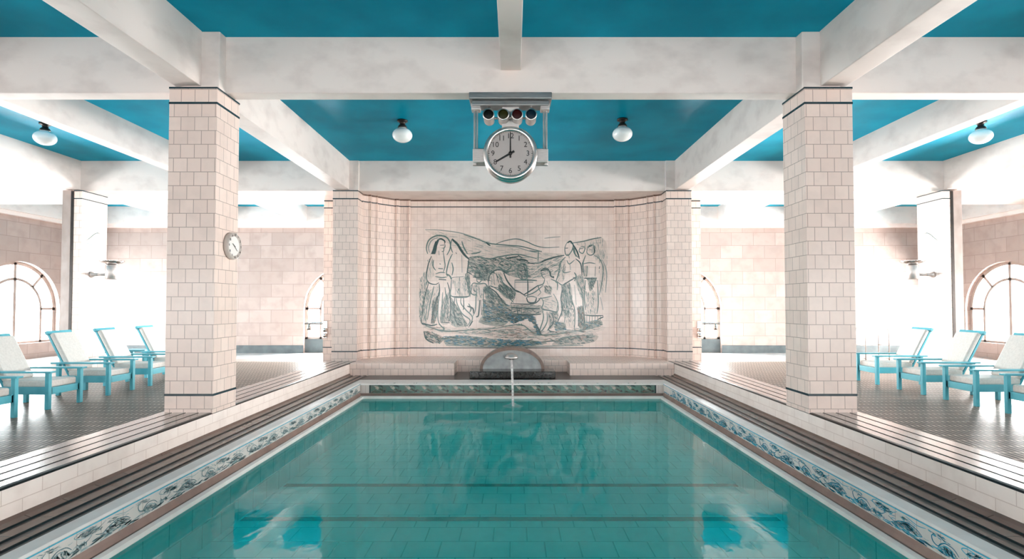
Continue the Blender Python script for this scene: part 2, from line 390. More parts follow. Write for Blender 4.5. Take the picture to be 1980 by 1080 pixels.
# ledge, parapet, walkway, coping: one profile per side, along the pool -----------------
def profile_strip(m_, prof, y0, y1, sx, wrap=None):
    """prof: list of (x, z, material of the band that ends here)"""
    for (xa, za, _), (xb, zb, mt) in zip(prof[:-1], prof[1:]):
        p = [(sx * xa, y0, za), (sx * xa, y1, za), (sx * xb, y1, zb), (sx * xb, y0, zb)]
        if sx < 0: p = p[::-1]
        m_.face(p, mt)
for sx, nm in ((-1, 'left'), (1, 'right')):
    m_ = MB()
    pr = [(XO, 0, None), (XO, ZL, 'ledge_tile')]
    for xg in (3.64, 3.49, 3.35):
        pr += [(xg + .012, ZL, 'ledge_tile'), (xg + .004, ZL - .008, 'black_tile'), (xg - .004, ZL - .008, 'black_tile'), (xg - .012, ZL, 'black_tile')]
    pr += [(XI + .035, ZL, 'ledge_tile'), (XI + .012, ZL - .004, 'black_tile'), (XI, ZL - .016, 'black_tile'), (XI, ZW + .035, 'parapet_tile')]
    profile_strip(m_, pr, FRONT, 11.2, sx)
    struct(m_.build('parapet_%s' % nm))
    m_ = MB()
    pr = [(XI, ZW + .035, None), (XI - .015, ZW + .012, 'brown_tile'), (XI - .05, ZW, 'brown_tile'),
          (3.155, ZW - .002, 'brown_tile'), (3.145, ZW - .012, 'black_tile'), (3.105, ZW - .012, 'black_tile'), (3.095, ZW, 'black_tile'),
          (3.00, ZW, 'brown_tile'), (2.99, ZW - .010, 'black_tile'), (2.94, ZW - .010, 'black_tile'), (2.93, ZW, 'black_tile'),
          (2.885, ZW, 'brown_tile'), (2.875, ZW - .01, 'black_tile'), (2.835, ZW - .01, 'black_tile'), (2.825, ZW, 'black_tile')]
    profile_strip(m_, pr, PN - .4, 10.72, sx)
    struct(m_.build('walkway_%s' % nm))
    m_ = MB()
    pr = [(2.825, ZW, None), (PX + .015, ZW, 'lip_white'), (PX, ZW - .012, 'lip_white'), (PX, WATER + .10, 'frieze_white'),
          (PX - .008, WATER + .075, 'gutter_brown'), (PX - .022, WATER + .045, 'gutter_brown'), (PX - .032, WATER + .040, 'gutter_brown'),
          (PX - .042, WATER + .046, 'lip_white'), (PX - .075, WATER + .035, 'lip_white'), (PX - .08, WATER + .005, 'lip_white'), (PX - .075, WATER - .03, 'lip_white'), (PX - .07, BED, 'basin_tile')]
    profile_strip(m_, pr, PN, PF, sx)
    struct(m_.build('pool_edge_%s' % nm))
# far end of the pool
b = MB()
xo = 2.825
b.face([(-xo, PF, ZW), (xo, PF, ZW), (xo, 10.08, ZW), (-xo, 10.08, ZW)], 'lip_white')
b.face([(-xo, PF, ZW - .03), (xo, PF, ZW - .03), (xo, PF, ZW), (-xo, PF, ZW)], 'lip_white')
b.face([(-xo, PF + .02, ZW - .03), (xo, PF + .02, ZW - .03), (xo, PF, ZW - .03), (-xo, PF, ZW - .03)], 'lip_white')
b.face([(-xo, PF + .02, WATER + .08), (xo, PF + .02, WATER + .08), (xo, PF + .02, ZW - .03), (-xo, PF + .02, ZW - .03)], 'frieze_white')
b.face([(-PX, PF - .035, WATER + .04), (PX, PF - .035, WATER + .04), (PX, PF + .02, WATER + .08), (-PX, PF + .02, WATER + .08)], 'gutter_brown')
b.box(-PX, PX, PF - .075, PF - .03, WATER - .03, WATER + .045, 'lip_white')
b.face([(-PX, PF - .06, BED), (PX, PF - .06, BED), (PX, PF - .06, WATER), (-PX, PF - .06, WATER)], 'basin_tile')
struct(b.build('pool_edge_far'))
b = MB()
b.face([(-2.825, 10.08, ZW - .002), (2.825, 10.08, ZW - .002), (2.825, 10.72, ZW - .002), (-2.825, 10.72, ZW - .002)], 'dark_tile')
b.face([(-3.2, 10.72, ZW - .002), (3.2, 10.72, ZW - .002), (3.2, 11.32, ZW - .002), (-3.2, 11.32, ZW - .002)], 'dark_tile')
struct(b.build('walkway_far'))
b = MB()
b.box(-XI, XI, FRONT, PN - .4, -.3, ZW, 'brown_tile'); b.box(-2.825, 2.825, PN - .4, PN, BED, ZW, 'white_tile')
struct(b.build('walkway_near'))
b = MB()
b.face([(-PX, PN, BED), (PX, PN, BED), (PX, PF, BED), (-PX, PF, BED)], 'basin_tile')
for yl in (5.29, 6.27): b.face([(-2.6, yl - .05, BED + .003), (2.6, yl - .05, BED + .003), (2.6, yl + .05, BED + .003), (-2.6, yl + .05, BED + .003)], 'lane_black')
struct(b.build('pool_bed'))
b = MB(); b.face([(-PX + .07, PN, WATER), (PX - .07, PN, WATER), (PX - .07, PF - .06, WATER), (-PX + .07, PF - .06, WATER)], 'pool_water_surface')
o = b.build('pool_water'); o['kind'] = 'stuff'; tag(o, 'still turquoise water filling the tiled pool', 'water')

# apse wall with mouldings behind the fountain --------------------------
half = [(3.215, 11.22), (3.215, 11.52), (3.19, 11.60), (3.12, 11.66), (3.06, 11.66), (3.06, 11.72), (2.99, 11.78), (2.95, 11.78), (2.95, 11.84),
        (2.70, 12.08), (2.64, 12.13), (2.60, 12.11), (2.56, 12.13), (2.53, 12.17), (2.36, 12.18), (2.33, 12.16), (2.31, 12.18), (2.31, 12.24)]
path = [(-x, y) for x, y in half] + [(x, y) for x, y in half[::-1]]
MURY = 12.24
b = MB(); run = 0
for (xa, ya), (xb, yb) in zip(path[:-1], path[1:]):
    L_ = math.hypot(xb - xa, yb - ya)
    main = abs(xa) < 2.32 and abs(xb) < 2.32 and L_ > 1
    mt = 'grid_tile' if main else 'white_tile'
    for z0, z1 in ((ZL - .01, ZT + .02),):
        b.face([(xa, ya, z0), (xb, yb, z0), (xb, yb, z1), (xa, ya, z1)], mt, [(run, z0 - V0), (run + L_, z0 - V0), (run + L_, z1 - V0), (run, z1 - V0)])
    nx, ny = (yb - ya) / L_, -(xb - xa) / L_
    for zc, hh in ((3.857, .017), (3.713, .010), (.517, .010)):
        e = .003
        b.face([(xa + nx * e, ya + ny * e, zc - hh), (xb + nx * e, yb + ny * e, zc - hh), (xb + nx * e, yb + ny * e, zc + hh), (xa + nx * e, ya + ny * e, zc + hh)], 'slate_band' if zc < 3.8 else 'rim_brown')
    run += L_
b.box(-3.73, 3.73, 12.5, 12.72, 0, ZT + .02, 'white_tile')
for sx in (-1, 1):
    a0, a1 = sorted((sx * 3.30, sx * 3.72)); b.box(a0, a1, 11.7, 12.5, 0, ZT + .02, 'white_tile')
struct(b.build('wall_apse'))
b = MB()
b.box(-1.14, 1.14, 11.30, 12.3, ZW - .01, ZL, 'white_tile'); b.box(-3.2, -1.14, 11.216, 12.3, ZW, ZL, 'white_tile'); b.box(1.14, 3.2, 11.216, 12.3, ZW, ZL, 'white_tile')
struct(b.build('apse_step'))

# ================================================================= COLUMNS
def column(label, sx, y, first=None):
    t = thing('tiled_column', label, 'column', (sx * 3.47, y + .24, ZL), 0, 'white tiled columns beside the pool')
    off = (sx * 3.47, y + .24, ZL)
    w, d = .26, .24
    def rel(x0, x1, y0, y1, z0, z1, mt, nm, bev=0):
        m_ = MB(); m_.box(x0, x1, y0, y1, z0, z1, mt); return m_.build(nm, t, bev, off)
    cx, cy_ = sx * 3.47, y + .24
    rel(cx - w, cx + w, cy_ - d, cy_ + d, ZL - .01, ZT, 'white_tile', 'shaft')
    for zc, h in ((3.864, .010), (3.697, .012), (.525, .012)):
        e = .004
        rel(cx - w - e, cx + w + e, cy_ - d - e, cy_ + d + e, zc - h, zc + h, 'slate_band', 'blue_band')
    rel(cx - w + (.10 if sx < 0 else 0.0), cx + w - (.10 if sx > 0 else 0.0), cy_ - d + .04, cy_ + d - .04, ZT, ZC, 'beam_plaster', 'plaster_head', .01)
    return t
column('white tiled column on the left ledge, nearest, with a round clock on its inner face', -1, 5.85)
column('nearest white tiled column on the right ledge, no clock on it', 1, 5.85)
column('far white tiled column left of the tile mural', -1, 11.2)
column('far white tiled column right of the tile mural', 1, 11.2)
for sx, nm in ((-1, 'left'), (1, 'right')):
    t = thing('tiled_pilaster', 'narrow bright tiled pilaster behind the far %s column, water taps on it' % nm, 'pilaster', (sx * 4.0, 12.55, 0))
    off = (sx * 4.0, 12.55, 0)
    a0, a1 = sorted((sx * 3.74, sx * 4.30))
    MB().box(a0, a1, 12.30, 12.78, 0, ZT, 'white_tile').build('shaft', t, 0, off)
    for zc in (3.864, 3.70, .525): MB().box(a0 - .004, a1 + .004, 12.296, 12.784, zc - .011, zc + .011, 'slate_band').build('blue_band', t, 0, off)
    # tap
    t = thing('water_tap', 'chrome tap with arm and valves on the %s pilaster by the back window' % nm, 'tap', (sx * 4.30, 12.5, .8))
    off = (sx * 4.30, 12.5, .8); X = sx * 4.30
    MB().cyl((X, 12.262, 1.07), (X + sx * .40, 12.262, 1.07), .025, 'chrome').build('arm', t, 0, off)
    m_ = MB(); m_.lathe([(0, 0), (.05, 0), (.045, .06), (.03, .10), (.03, .16), (0, .16)], (X + sx * .30, 12.262, .92), (0, 0, 1), 'chrome', 16); m_.build('spout', t, 0, off)
    for z in (.92, .80):
        m_ = MB(); m_.lathe([(0, 0), (.045, 0), (.045, .04), (.02, .05), (0, .06)], (X - sx * .06, 12.28, z), (0, -1, 0), 'chrome', 14); m_.build('valve', t, 0, off)
    MB().box(min(X, X - sx * .10), max(X, X - sx * .10), 12.28, 12.295, .74, 1.12, 'chrome').build('back_plate', t, .004, off)

def outer_column(sx, label):
    t = thing('wall_column', label, 'column', (sx * 9.18, 11.55, 0)); off = (sx * 9.18, 11.55, 0)
    def bx(xa, xb, y0, y1, z0, z1, mt, nm, bev=0):
        a0, a1 = sorted((sx * xa, sx * xb)); return MB().box(a0, a1, y0, y1, z0, z1, mt).build(nm, t, bev, off)
    bx(8.95, 9.12, 11.2, 11.9, 0, ZT, 'white_tile', 'tiled_side')
    bx(9.18, 9.36, 11.2, 11.9, 0, ZT, 'stone_brown', 'stone_side')
    bx(9.121, 9.179, 11.193, 11.88, 0, ZT - .02, 'dark_metal', 'joint')
    for zc in (3.864, 3.70): bx(8.946, 9.121, 11.196, 11.904, zc - .010, zc + .010, 'slate_band', 'blue_band')
    # small painted swirl
    m_ = MB()
    def mp(u, v): return (sx * 8.9485, 11.28 + u, 2.78 + v)
    for pts, w in (([(0.0, .05), (.06, .12), (.14, .10), (.16, .03), (.08, .0), (.03, .03)], .014), ([(.05, .06), (.16, .14), (.26, .22), (.36, .26), (.42, .24)], .016),
                   ([(.1, .2), (.2, .19), (.28, .12), (.3, .06)], .010), ([(.02, -.02), (.12, -.03), (.22, .0), (.28, .04)], .012), ([(.3, .2), (.34, .27), (.42, .30)], .012)):
        ribbon(m_, pts, w, mp, 'glaze_grey' if w < .015 else 'paint_mid', flip=(sx > 0))
    m_.build('painted_motif', t, 0, off)
    return t
def catmull(pts, per=5):
    if len(pts) < 3: return [Vector(p) for p in pts]
    P_ = [Vector(p) for p in pts]; out = []
    for i in range(len(P_) - 1):
        p0, p1, p2, p3 = P_[max(i - 1, 0)], P_[i], P_[i + 1], P_[min(i + 2, len(P_) - 1)]
        for k in range(per):
            t = k / per
            out.append(.5 * ((2 * p1) + (p2 - p0) * t + (2 * p0 - 5 * p1 + 4 * p2 - p3) * t * t + (3 * p1 - p0 - 3 * p2 + p3) * t ** 3))
    out.append(P_[-1]); return out
def ribbon(m_, pts, w, mp, mat, flip=False, per=5, taper=True):
    """a brush stroke: a tapered strip in (u, v), placed on its surface by mp"""
    c = catmull([(p[0], p[1], 0) for p in pts], per); n = len(c); L_, R_ = [], []
    for i, p in enumerate(c):
        d = c[min(i + 1, n - 1)] - c[max(i - 1, 0)]
        if d.length < 1e-9: d = Vector((1, 0, 0))
        d.normalize(); nn = Vector((-d.y, d.x, 0)); t = i / (n - 1)
        ww = w / 2 * ((.35 + .65 * math.sin(PI * min(max(t, .04), .96)) ** .6) if taper else 1)
        L_.append(p + nn * ww); R_.append(p - nn * ww)
    for i in range(n - 1):
        q = [mp(R_[i].x, R_[i].y), mp(R_[i + 1].x, R_[i + 1].y), mp(L_[i + 1].x, L_[i + 1].y), mp(L_[i].x, L_[i].y)]
        m_.face(q[::-1] if flip else q, mat)
outer_column(-1, 'outer column of white tile and brown stone at left, behind the deck chairs')
outer_column(1, 'outer column of white tile and brown stone at right, behind the deck chairs')

# ================================================================= FOUNTAIN, BENCHES
for sx, nm in ((-1, 'left'), (1, 'right')):
    a0, a1 = sorted((sx * 1.14, sx * 3.205))
    m_ = MB(); m_.box(a0, a1, 10.72, 11.215, ZW - .04, ZL, 'white_tile')
    o = m_.build('tiled_bench', None, .008, ((a0 + a1) / 2, 11.0, ZW)); o.location = ((a0 + a1) / 2, 11.0, ZW)
    tag(o, 'long low white tiled bench at the pool end, %s of the fountain' % nm, 'bench', 'tiled benches beside the fountain')
FX = -.0
t = thing('wall_fountain', 'half-round grey marble fountain on a black slab with metal spout at the pool end', 'fountain', (FX, 10.6, ZW)); off = (FX, 10.6, ZW)
m_ = MB(); m_.box(FX - .80, FX + .82, 10.22, 10.70, ZW, ZW + .135, 'granite_dark'); m_.build('slab', t, .012, off)
m_ = MB(); m_.box(FX - .76, FX + .78, 10.70, 10.98, ZW, ZW + .10, 'granite_dark'); m_.build('slab_back', t, .008, off)
def half_disc(m_, rx, rz, z0, y0, y1, mat, mat_side, n=36):
    pts = [(FX + rx * math.cos(PI * k / n), z0 + rz * math.sin(PI * k / n)) for k in range(n + 1)]
    m_.face([(x, y0, z) for x, z in pts][::-1], mat)
    m_.face([(x, y1, z) for x, z in pts], mat)
    for (xa, za), (xb, zb) in zip(pts[:-1], pts[1:]): m_.face([(xa, y0, za), (xa, y1, za), (xb, y1, zb), (xb, y0, zb)], mat_side, smooth=True)
m_ = MB(); half_disc(m_, .575, .365, ZW + .135, 10.655, 10.95, 'marble_grey', 'marble_grey'); m_.build('headstone', t, 0, off)
m_ = MB(); n = 40
arc = lambda r, rz, k: (FX + r * math.cos(PI * k / n), ZW + .135 + rz * math.sin(PI * k / n))
for k in range(n):
    (xa, za), (xb, zb), (xc, zc), (xd, zd) = arc(.635, .425, k), arc(.635, .425, k + 1), arc(.575, .365, k), arc(.575, .365, k + 1)
    m_.face([(xa, 10.63, za), (xc, 10.63, zc), (xd, 10.63, zd), (xb, 10.63, zb)], 'rim_brown')
    m_.face([(xa, 10.63, za), (xb, 10.63, zb), (xb, 10.97, zb), (xa, 10.97, za)], 'rim_brown', smooth=True)
    m_.face([(xc, 10.63, zc), (xc, 10.97, zc), (xd, 10.97, zd), (xd, 10.63, zd)], 'rim_brown', smooth=True)
m_.build('rim', t, 0, off)
m_ = MB(); SZ = .445
m_.lathe([(0, .0), (.125, .0), (.13, .02), (.12, .04), (.09, .075), (.05, .10), (0, .112)], (FX - .01, 10.58, SZ), (0, 0, 1), 'brushed_metal', 24)
m_.lathe([(0, 0), (.05, 0), (.05, .02), (0, .02)], (FX - .01, 10.58, SZ - .02), (0, 0, 1), 'dark_metal', 18)
m_.cyl((FX - .01, 10.60, SZ + .02), (FX - .01, 10.66, SZ + .02), .035, 'brushed_metal'); m_.build('spout', t, 0, off)
# the jet arcs forward into the pool
t = thing('water_jet', 'thin stream of water falling from the fountain spout into the pool', 'water jet', (.03, 8.9, WATER)); off = (.03, 8.9, WATER)
pts = []
for k in range(15):
    q = k / 14; pts.append((-.01 + .03 * q, 10.55 - 1.68 * q, .425 - .585 * (q * .12 + q * q * .88)))
m_ = MB(); m_.tube(pts, [.022 - .004 * k / 14 for k in range(15)], 'falling_water', 10); m_.build('stream', t, 0, off)
m_ = MB(); m_.lathe([(.17, .001), (.12, .012), (.07, .028), (.035, .05), (.015, .075), (0, .08)], (.02, 8.87, WATER), (0, 0, 1), 'splash_foam', 24); m_.build('splash', t, 0, off)

# ================================================================= LAMPS
def pendant(x, y, label, first=None):
    if first: return dup(first, (x, y, ZC), label=label)
    t = thing('ceiling_globe', label, 'lamp', (x, y, ZC), 0, 'opal globe lamps on the blue ceiling')
    m_ = MB(); m_.lathe([(0, 0), (.085, 0), (.085, -.02), (.05, -.035), (.04, -.07), (.06, -.085), (.075, -.115), (.075, -.13), (0, -.13)], (0, 0, 0), (0, 0, 1), 'dark_metal', 22); m_.build('fitting', t)
    m_ = MB(); pr = [(.068, -.115)] + [(.162 * math.sin(a), -.245 + .118 * math.cos(a)) for a in [PI * (.14 + .86 * k / 12) for k in range(13)]]
    m_.lathe(pr, (0, 0, 0), (0, 0, 1), 'opal_glass', 30); m_.build('globe', t)
    return t
g = pendant(-1.79, 8.78, 'white opal globe lamp on the blue ceiling just left of the hanging clock')
pendant(1.80, 8.72, 'white opal globe lamp on the blue ceiling just right of the hanging clock', g)
pendant(-7.77, 8.93, 'white opal globe lamp over the left aisle, above the left window', g)
pendant(7.74, 8.85, 'white opal globe lamp over the right aisle, above the right window', g)
pendant(-6.0, 13.95, 'white opal globe in the far left bay half hidden above the back wall', g)
pendant(6.0, 13.95, 'white opal globe in the far right bay half hidden above the back wall', g)

for sx, nm in ((-1, 'left'), (1, 'right')):
    X, Y = sx * 8.52, 11.48
    t = thing('wall_uplighter', 'metal bowl uplighter on an arm from the %s outer column' % nm, 'lamp', (sx * 8.95, Y, 2.1), 0); off = (sx * 8.95, Y, 2.1)
    m_ = MB(); m_.lathe([(0, 0), (.10, 0), (.115, .01), (.115, .30), (.10, .31), (0, .31)], (X, Y, 2.03), (0, 0, 1), 'brushed_metal', 26); m_.build('cup', t, 0, off)
    m_ = MB(); m_.lathe([(.07, 0), (.10, .012), (.19, .045), (.235, .085), (.23, .09), (.18, .055), (.09, .022), (0, .02)], (X, Y, 2.335), (0, 0, 1), 'chrome', 30); m_.build('bowl', t, 0, off)
    m_ = MB(); m_.tube([(X - sx * 0 + sx * .10, Y, 2.13), (sx * 8.96, Y, 2.13)], .028, 'brushed_metal', 12); m_.build('arm', t, 0, off)
    m_ = MB(); m_.lathe([(0, 0), (.07, 0), (.06, .03), (.035, .06), (.035, .14), (0, .14)], (sx * 8.95, Y, 2.13), (-sx, 0, 0), 'brushed_metal', 18); m_.build('wall_mount', t, 0, off)

# ================================================================= HANGING CLOCK
def text_mesh(body, size, loc, mat, name, parent, off, rot=(PI / 2, 0, 0), depth=.001):
    cu = bpy.data.curves.new('glyphs', 'FONT'); cu.body = body; cu.size = size; cu.align_x = 'CENTER'; cu.align_y = 'CENTER'; cu.extrude = depth
    tmp = bpy.data.objects.new('glyphs', cu); C.objects.link(tmp)
    bpy.context.view_layer.update()
    me = bpy.data.meshes.new_from_object(tmp.evaluated_get(bpy.context.evaluated_depsgraph_get()))
    bpy.data.objects.remove(tmp)
    return me
def numerals(r, size, centre, facing, mat, parent, off, name='numerals'):
    """twelve upright figures round a dial; facing = matrix whose x is right, y is up, z is out of the dial"""
    for h in range(1, 13):
        m_ = MB()
        me = text_mesh(str(h), size, (0, 0, 0), mat, '', None, None)
        a = 2 * PI * h / 12; c = Vector((r * math.sin(a), r * math.cos(a), 0))
        vs_ = [Vector(centre) + facing @ (c + v.co) for v in me.vertices]
        m_.shared(vs_, [tuple(p.vertices) for p in me.polygons], mat, False)
        bpy.data.meshes.remove(me)
        m_.build('numeral', parent, 0, off)
def hand(m_, ang, l0, l1, w0, w1, centre, facing, mat, th=.006):
    d = Vector((math.sin(ang), math.cos(ang), 0)); n_ = Vector((d.y, -d.x, 0))
    q = [d * -l0 + n_ * w0 / 2, d * -l0 - n_ * w0 / 2, d * l1 - n_ * w1 / 2, d * l1 + n_ * w1 / 2]
    lo = [Vector(centre) + facing @ p for p in q]; hi = [Vector(centre) + facing @ (p + Vector((0, 0, th))) for p in q]
    m_.face(hi, mat); m_.face(lo[::-1], mat)
    for i in range(4): m_.face([lo[i], lo[(i + 1) % 4], hi[(i + 1) % 4], hi[i]], mat)
HX, HZ, HY = -.005, 3.178, 5.965
t = thing('hanging_clock', 'big round chrome clock with four signal lamps hanging from the front ceiling beam', 'clock', (HX, 6.12, ZT)); off = (HX, 6.12, ZT)
m_ = MB(); m_.box(HX - .465, HX + .465, 5.985, 6.26, ZT - .075, ZT, 'steel'); m_.build('mounting_plate', t, .01, off)
m_ = MB(); m_.box(HX - .435, HX + .435, 6.03, 6.21, ZT - .135, ZT - .075, 'steel')
m_.build('lower_plate', t, .01, off)
for s in (-1, 1):
    X = HX + s * .392
    m_ = MB(); m_.box(X - .052, X + .052, 6.05, 6.17, ZT - .175, ZT - .10, 'brushed_metal')
    m_.build('rod_socket', t, .008, off)
    for dx, nm in ((.016, 'hanger_rod'), (-.013, 'conduit')):
        m_ = MB(); m_.cyl((X + s * dx, 6.11, ZT - .16), (X + s * dx, 6.11, HZ + .07), .014 if dx > 0 else .010, 'satin_silver'); m_.build(nm, t, 0, off)
    x0, x1 = sorted((HX + s * .27, HX + s * .425))
    m_ = MB(); m_.box(x0, x1, 6.03, 6.21, HZ - .085, HZ + .075, 'brushed_metal'); m_.build('side_bracket', t, .012, off)
    m_ = MB(); m_.cyl((HX + s * .40, 6.08, HZ - .085), (HX + s * .40, 6.08, HZ - .11), .026, 'brushed_metal'); m_.build('bolt', t, 0, off)
# signal lamps
for x, mt, nm in ((-.243, 'lens_black', 'black'), (-.080, 'lens_olive', 'olive'), (.074, 'lens_red', 'dark red'), (.230, 'lens_teal', 'dark blue')):
    c = (HX + x, 5.965, ZT - .265)
    m_ = MB(); m_.lathe([(.056, -.02), (.066, -.02), (.066, .0), (.062, .01), (.062, .19), (.05, .215), (0, .22)], c, (0, 1, 0), 'satin_silver', 24)
    l = m_.build('signal_lamp', t, 0, off)
    m_ = MB(); m_.lathe([(.058, 0), (.05, -.008), (.03, -.013), (0, -.015)], c, (0, 1, 0), mt, 24)
    e = m_.build('lens', l); e.data.transform(Matrix.Translation((-off[0], -off[1], -off[2]))); e['label'] = nm + ' glass lens'
m_ = MB(); m_.cyl((HX - .29, 6.08, ZT - .265), (HX + .29, 6.08, ZT - .265), .014, 'chrome'); m_.build('lamp_rail', t, 0, off)
for x in (-.25, .25):
    m_ = MB(); m_.tube([(HX + x, 6.08, ZT - .10), (HX + x * .95, 6.08, ZT - .15), (HX + x, 6.08, ZT - .21)], .014, 'chrome'); m_.build('lamp_stem', t, 0, off)
m_ = MB(); m_.box(HX - .095, HX + .095, 6.09, 6.15, HZ + .24, ZT - .12, 'cabinet_white'); m_.build('centre_post', t, .006, off)
# drum
FY = Matrix(((1, 0, 0), (0, 0, -1), (0, 1, 0)))       # dial facing the camera side (-Y)
m_ = MB(); m_.lathe([(.247, .020), (.247, .002), (.258, -.012), (.282, -.014), (.302, .004), (.302, .03), (.290, .045), (.290, .085), (.304, .10), (.304, .14), (.288, .155), (.282, .27), (.262, .28), (0, .28)], (HX, HY, HZ), (0, 1, 0), 'satin_silver', 56)
m_.build('case', t, 0, off)
m_ = MB(); m_.lathe([(0, .012), (.264, .012)], (HX, HY, HZ), (0, 1, 0), 'dial_grey', 56)
for k in range(60):
    a = 2 * PI * k / 60; r0 = .236 if k % 5 else .232
    hand(m_, a, -r0, .247, .003 if k % 5 else .006, .003 if k % 5 else .006, (HX, HY + .0105, HZ), FY, 'ink_black', .001)
d = m_.build('dial', t, 0, off)
numerals(.195, .082, (HX, HY + .011, HZ), FY, 'ink_black', d, off)
m_ = MB(); hand(m_, 0, .05, .235, .018, .010, (HX, HY + .004, HZ), FY, 'ink_black', .004)
o = m_.build('minute_hand', t, 0, off)
m_ = MB(); hand(m_, math.radians(240), .05, .185, .024, .018, (HX, HY + .008, HZ), FY, 'ink_black', .003); m_.lathe([(0, -.006), (.02, -.006), (.02, .008)], (HX, HY, HZ), (0, 1, 0), 'ink_black', 18)
m_.build('hour_hand', t, 0, off)

# small clock on the left column (dial faces +X)
cX, cY, cZ = -XI + .004, 6.165, 2.165
FXm = Matrix(((0, 0, 1), (1, 0, 0), (0, 1, 0)))
t = thing('wall_clock', 'small round white wall clock on the inner face of the near left column', 'clock', (cX, cY, cZ)); off = (cX, cY, cZ)
m_ = MB(); m_.lathe([(0, -.004), (.150, -.004), (.155, .02), (.150, .048), (.142, .055), (.112, .042)], (cX, cY, cZ), (1, 0, 0), 'clock_rim', 40); m_.build('case', t, 0, off)
m_ = MB(); m_.lathe([(0, .042), (.114, .042)], (cX, cY, cZ), (1, 0, 0), 'dial_white', 40); d = m_.build('dial', t, 0, off)
numerals(.128, .040, (cX + .054, cY, cZ), FXm, 'ink_black', d, off)
m_ = MB(); hand(m_, math.radians(128), .02, .085, .009, .005, (cX + .044, cY, cZ), FXm, 'ink_grey', .002); m_.build('minute_hand', t, 0, off)
m_ = MB(); hand(m_, math.radians(300), .02, .05, .011, .007, (cX + .047, cY, cZ), FXm, 'ink_grey', .002); m_.build('hour_hand', t, 0, off)

# ================================================================= DECK CHAIRS
def make_chair(label, group):
    t = thing('deck_chair', label, 'chair', (0, 0, 0), 0, group)
    w = .30
    def bx(nm, *a, bev=.004, mat='turquoise_paint'): return MB().box(*a, mat).build(nm, t, bev)
    for s in (-1, 1):
        y0, y1 = sorted((s * .255, s * .31))
        bx('leg', .42, .475, y0, y1, 0, .52)
        bx('leg', -.40, -.345, y0, y1, 0, .52)
        y0, y1 = sorted((s * .235, s * .335))
        bx('armrest', -.47, .515, y0, y1, .52, .545)
        y0, y1 = sorted((s * .225, s * .255))
        bx('side_rail', -.44, .46, y0, y1, .205, .315)
    bx('front_apron', .43, .46, -.255, .255, .205, .305)
    bx('rear_apron', -.40, -.37, -.225, .225, .205, .305)
    m_ = MB()
    for k in range(9): m_.box(-.36 + .088 * k, -.30 + .088 * k, -.225, .225, .288, .305, 'turquoise_paint')
    m_.build('seat_slats', t)
    a = math.radians(28); M = Matrix.Rotation(-a, 3, 'Y'); up = M @ Vector((0, 0, 1)); fw = M @ Vector((1, 0, 0))
    o_ = Vector((-.245, 0, .30))
    m_ = MB()
    for s in (-1, 1): m_.rot_box(o_ + up * .41 + Vector((0, s * .20, 0)), (.035, .055, .84), M, 'turquoise_paint')
    for h in (.2, .4, .6): m_.rot_box(o_ + up * h, (.025, .40, .07), M, 'turquoise_paint')
    m_.rot_box(o_ + up * .815 + fw * .004, (.045, .50, .06), M, 'turquoise_paint')
    m_.build('back_frame', t, .004)
    def cushion(nm, c, size, M_):
        m2 = MB(); m2.rot_box(c, size, M_, 'cream_canvas'); ob = m2.build(nm, t, .022); return ob
    cushion('back_cushion', o_ + up * .43 + fw * .056, (.075, .46, .70), M)
    cushion('seat_cushion', Vector((.085, 0, .355)), (.70, .46, .10), Matrix.Identity(3))
    return t
LG, RG = 'turquoise deck chairs in the left aisle', 'turquoise deck chairs in the right aisle'
CX = .448
ch = make_chair('turquoise deck chair cut off by the left edge, only its arm and leg showing', LG)
ch.location = (-6.59 - CX, 6.92, 0)
for y, lb in ((8.04, 'turquoise deck chair with cream cushions below the left arched window'), (9.24, 'turquoise deck chair in front of the foot of the left outer column'),
              (10.27, 'turquoise deck chair second from the near left column in its row'), (11.38, 'turquoise deck chair partly hidden by the near left column, last of the left row')):
    dup(ch, (-6.62 - CX + (-.04 if y > 9 else 0), y, 0), label=lb)
for i, (y, lb) in enumerate(((10.44, 'turquoise deck chair nearest the right column, first of the right row'), (9.30, 'turquoise deck chair second from the right column, below the uplighter'),
              (8.27, 'turquoise deck chair third from the right column, cushion cut by the right edge'), (7.20, 'turquoise deck chair at the right edge, only its arm and leg showing'))):
    o = dup(ch, (6.84 + CX, y, 0), PI, lb); o['group'] = RG
# low side table beyond the last left chairs
t = thing('side_table', 'low turquoise side table behind the left row of deck chairs', 'table', (-8.35, 12.1, 0))
MB().box(-.28, .28, -.2, .2, .46, .50, 'turquoise_paint').build('tabletop', t, .006)
for sx in (-1, 1):
    for sy in (-1, 1): MB().box(sx * .24 - .025, sx * .24 + .025, sy * .16 - .025, sy * .16 + .025, 0, .46, 'turquoise_paint').build('leg', t, .004)
# tubular rack by the right column
t = thing('towel_rack', 'thin tubular metal rack on the floor behind the near right column', 'rack', (9.3, 14.0, 0))
def rack(nm, pts): MB().tube(pts, .014, 'brushed_metal', 10).build(nm, t)
for y in (-.2, .2): rack('hoop', [(-.30, y, 0), (-.30, y, .80), (-.27, y, .88), (-.2, y, .90), (.2, y, .90), (.27, y, .88), (.30, y, .80), (.30, y, 0)])
for x in (-.30, .30):
    for z in (.45, .12): rack('cross_rail', [(x, -.2, z), (x, .2, z)])
rack('front_rail', [(-.55, .2, .45), (.30, .2, .45)]); rack('front_leg', [(-.55, .2, 0), (-.55, .2, .45)])

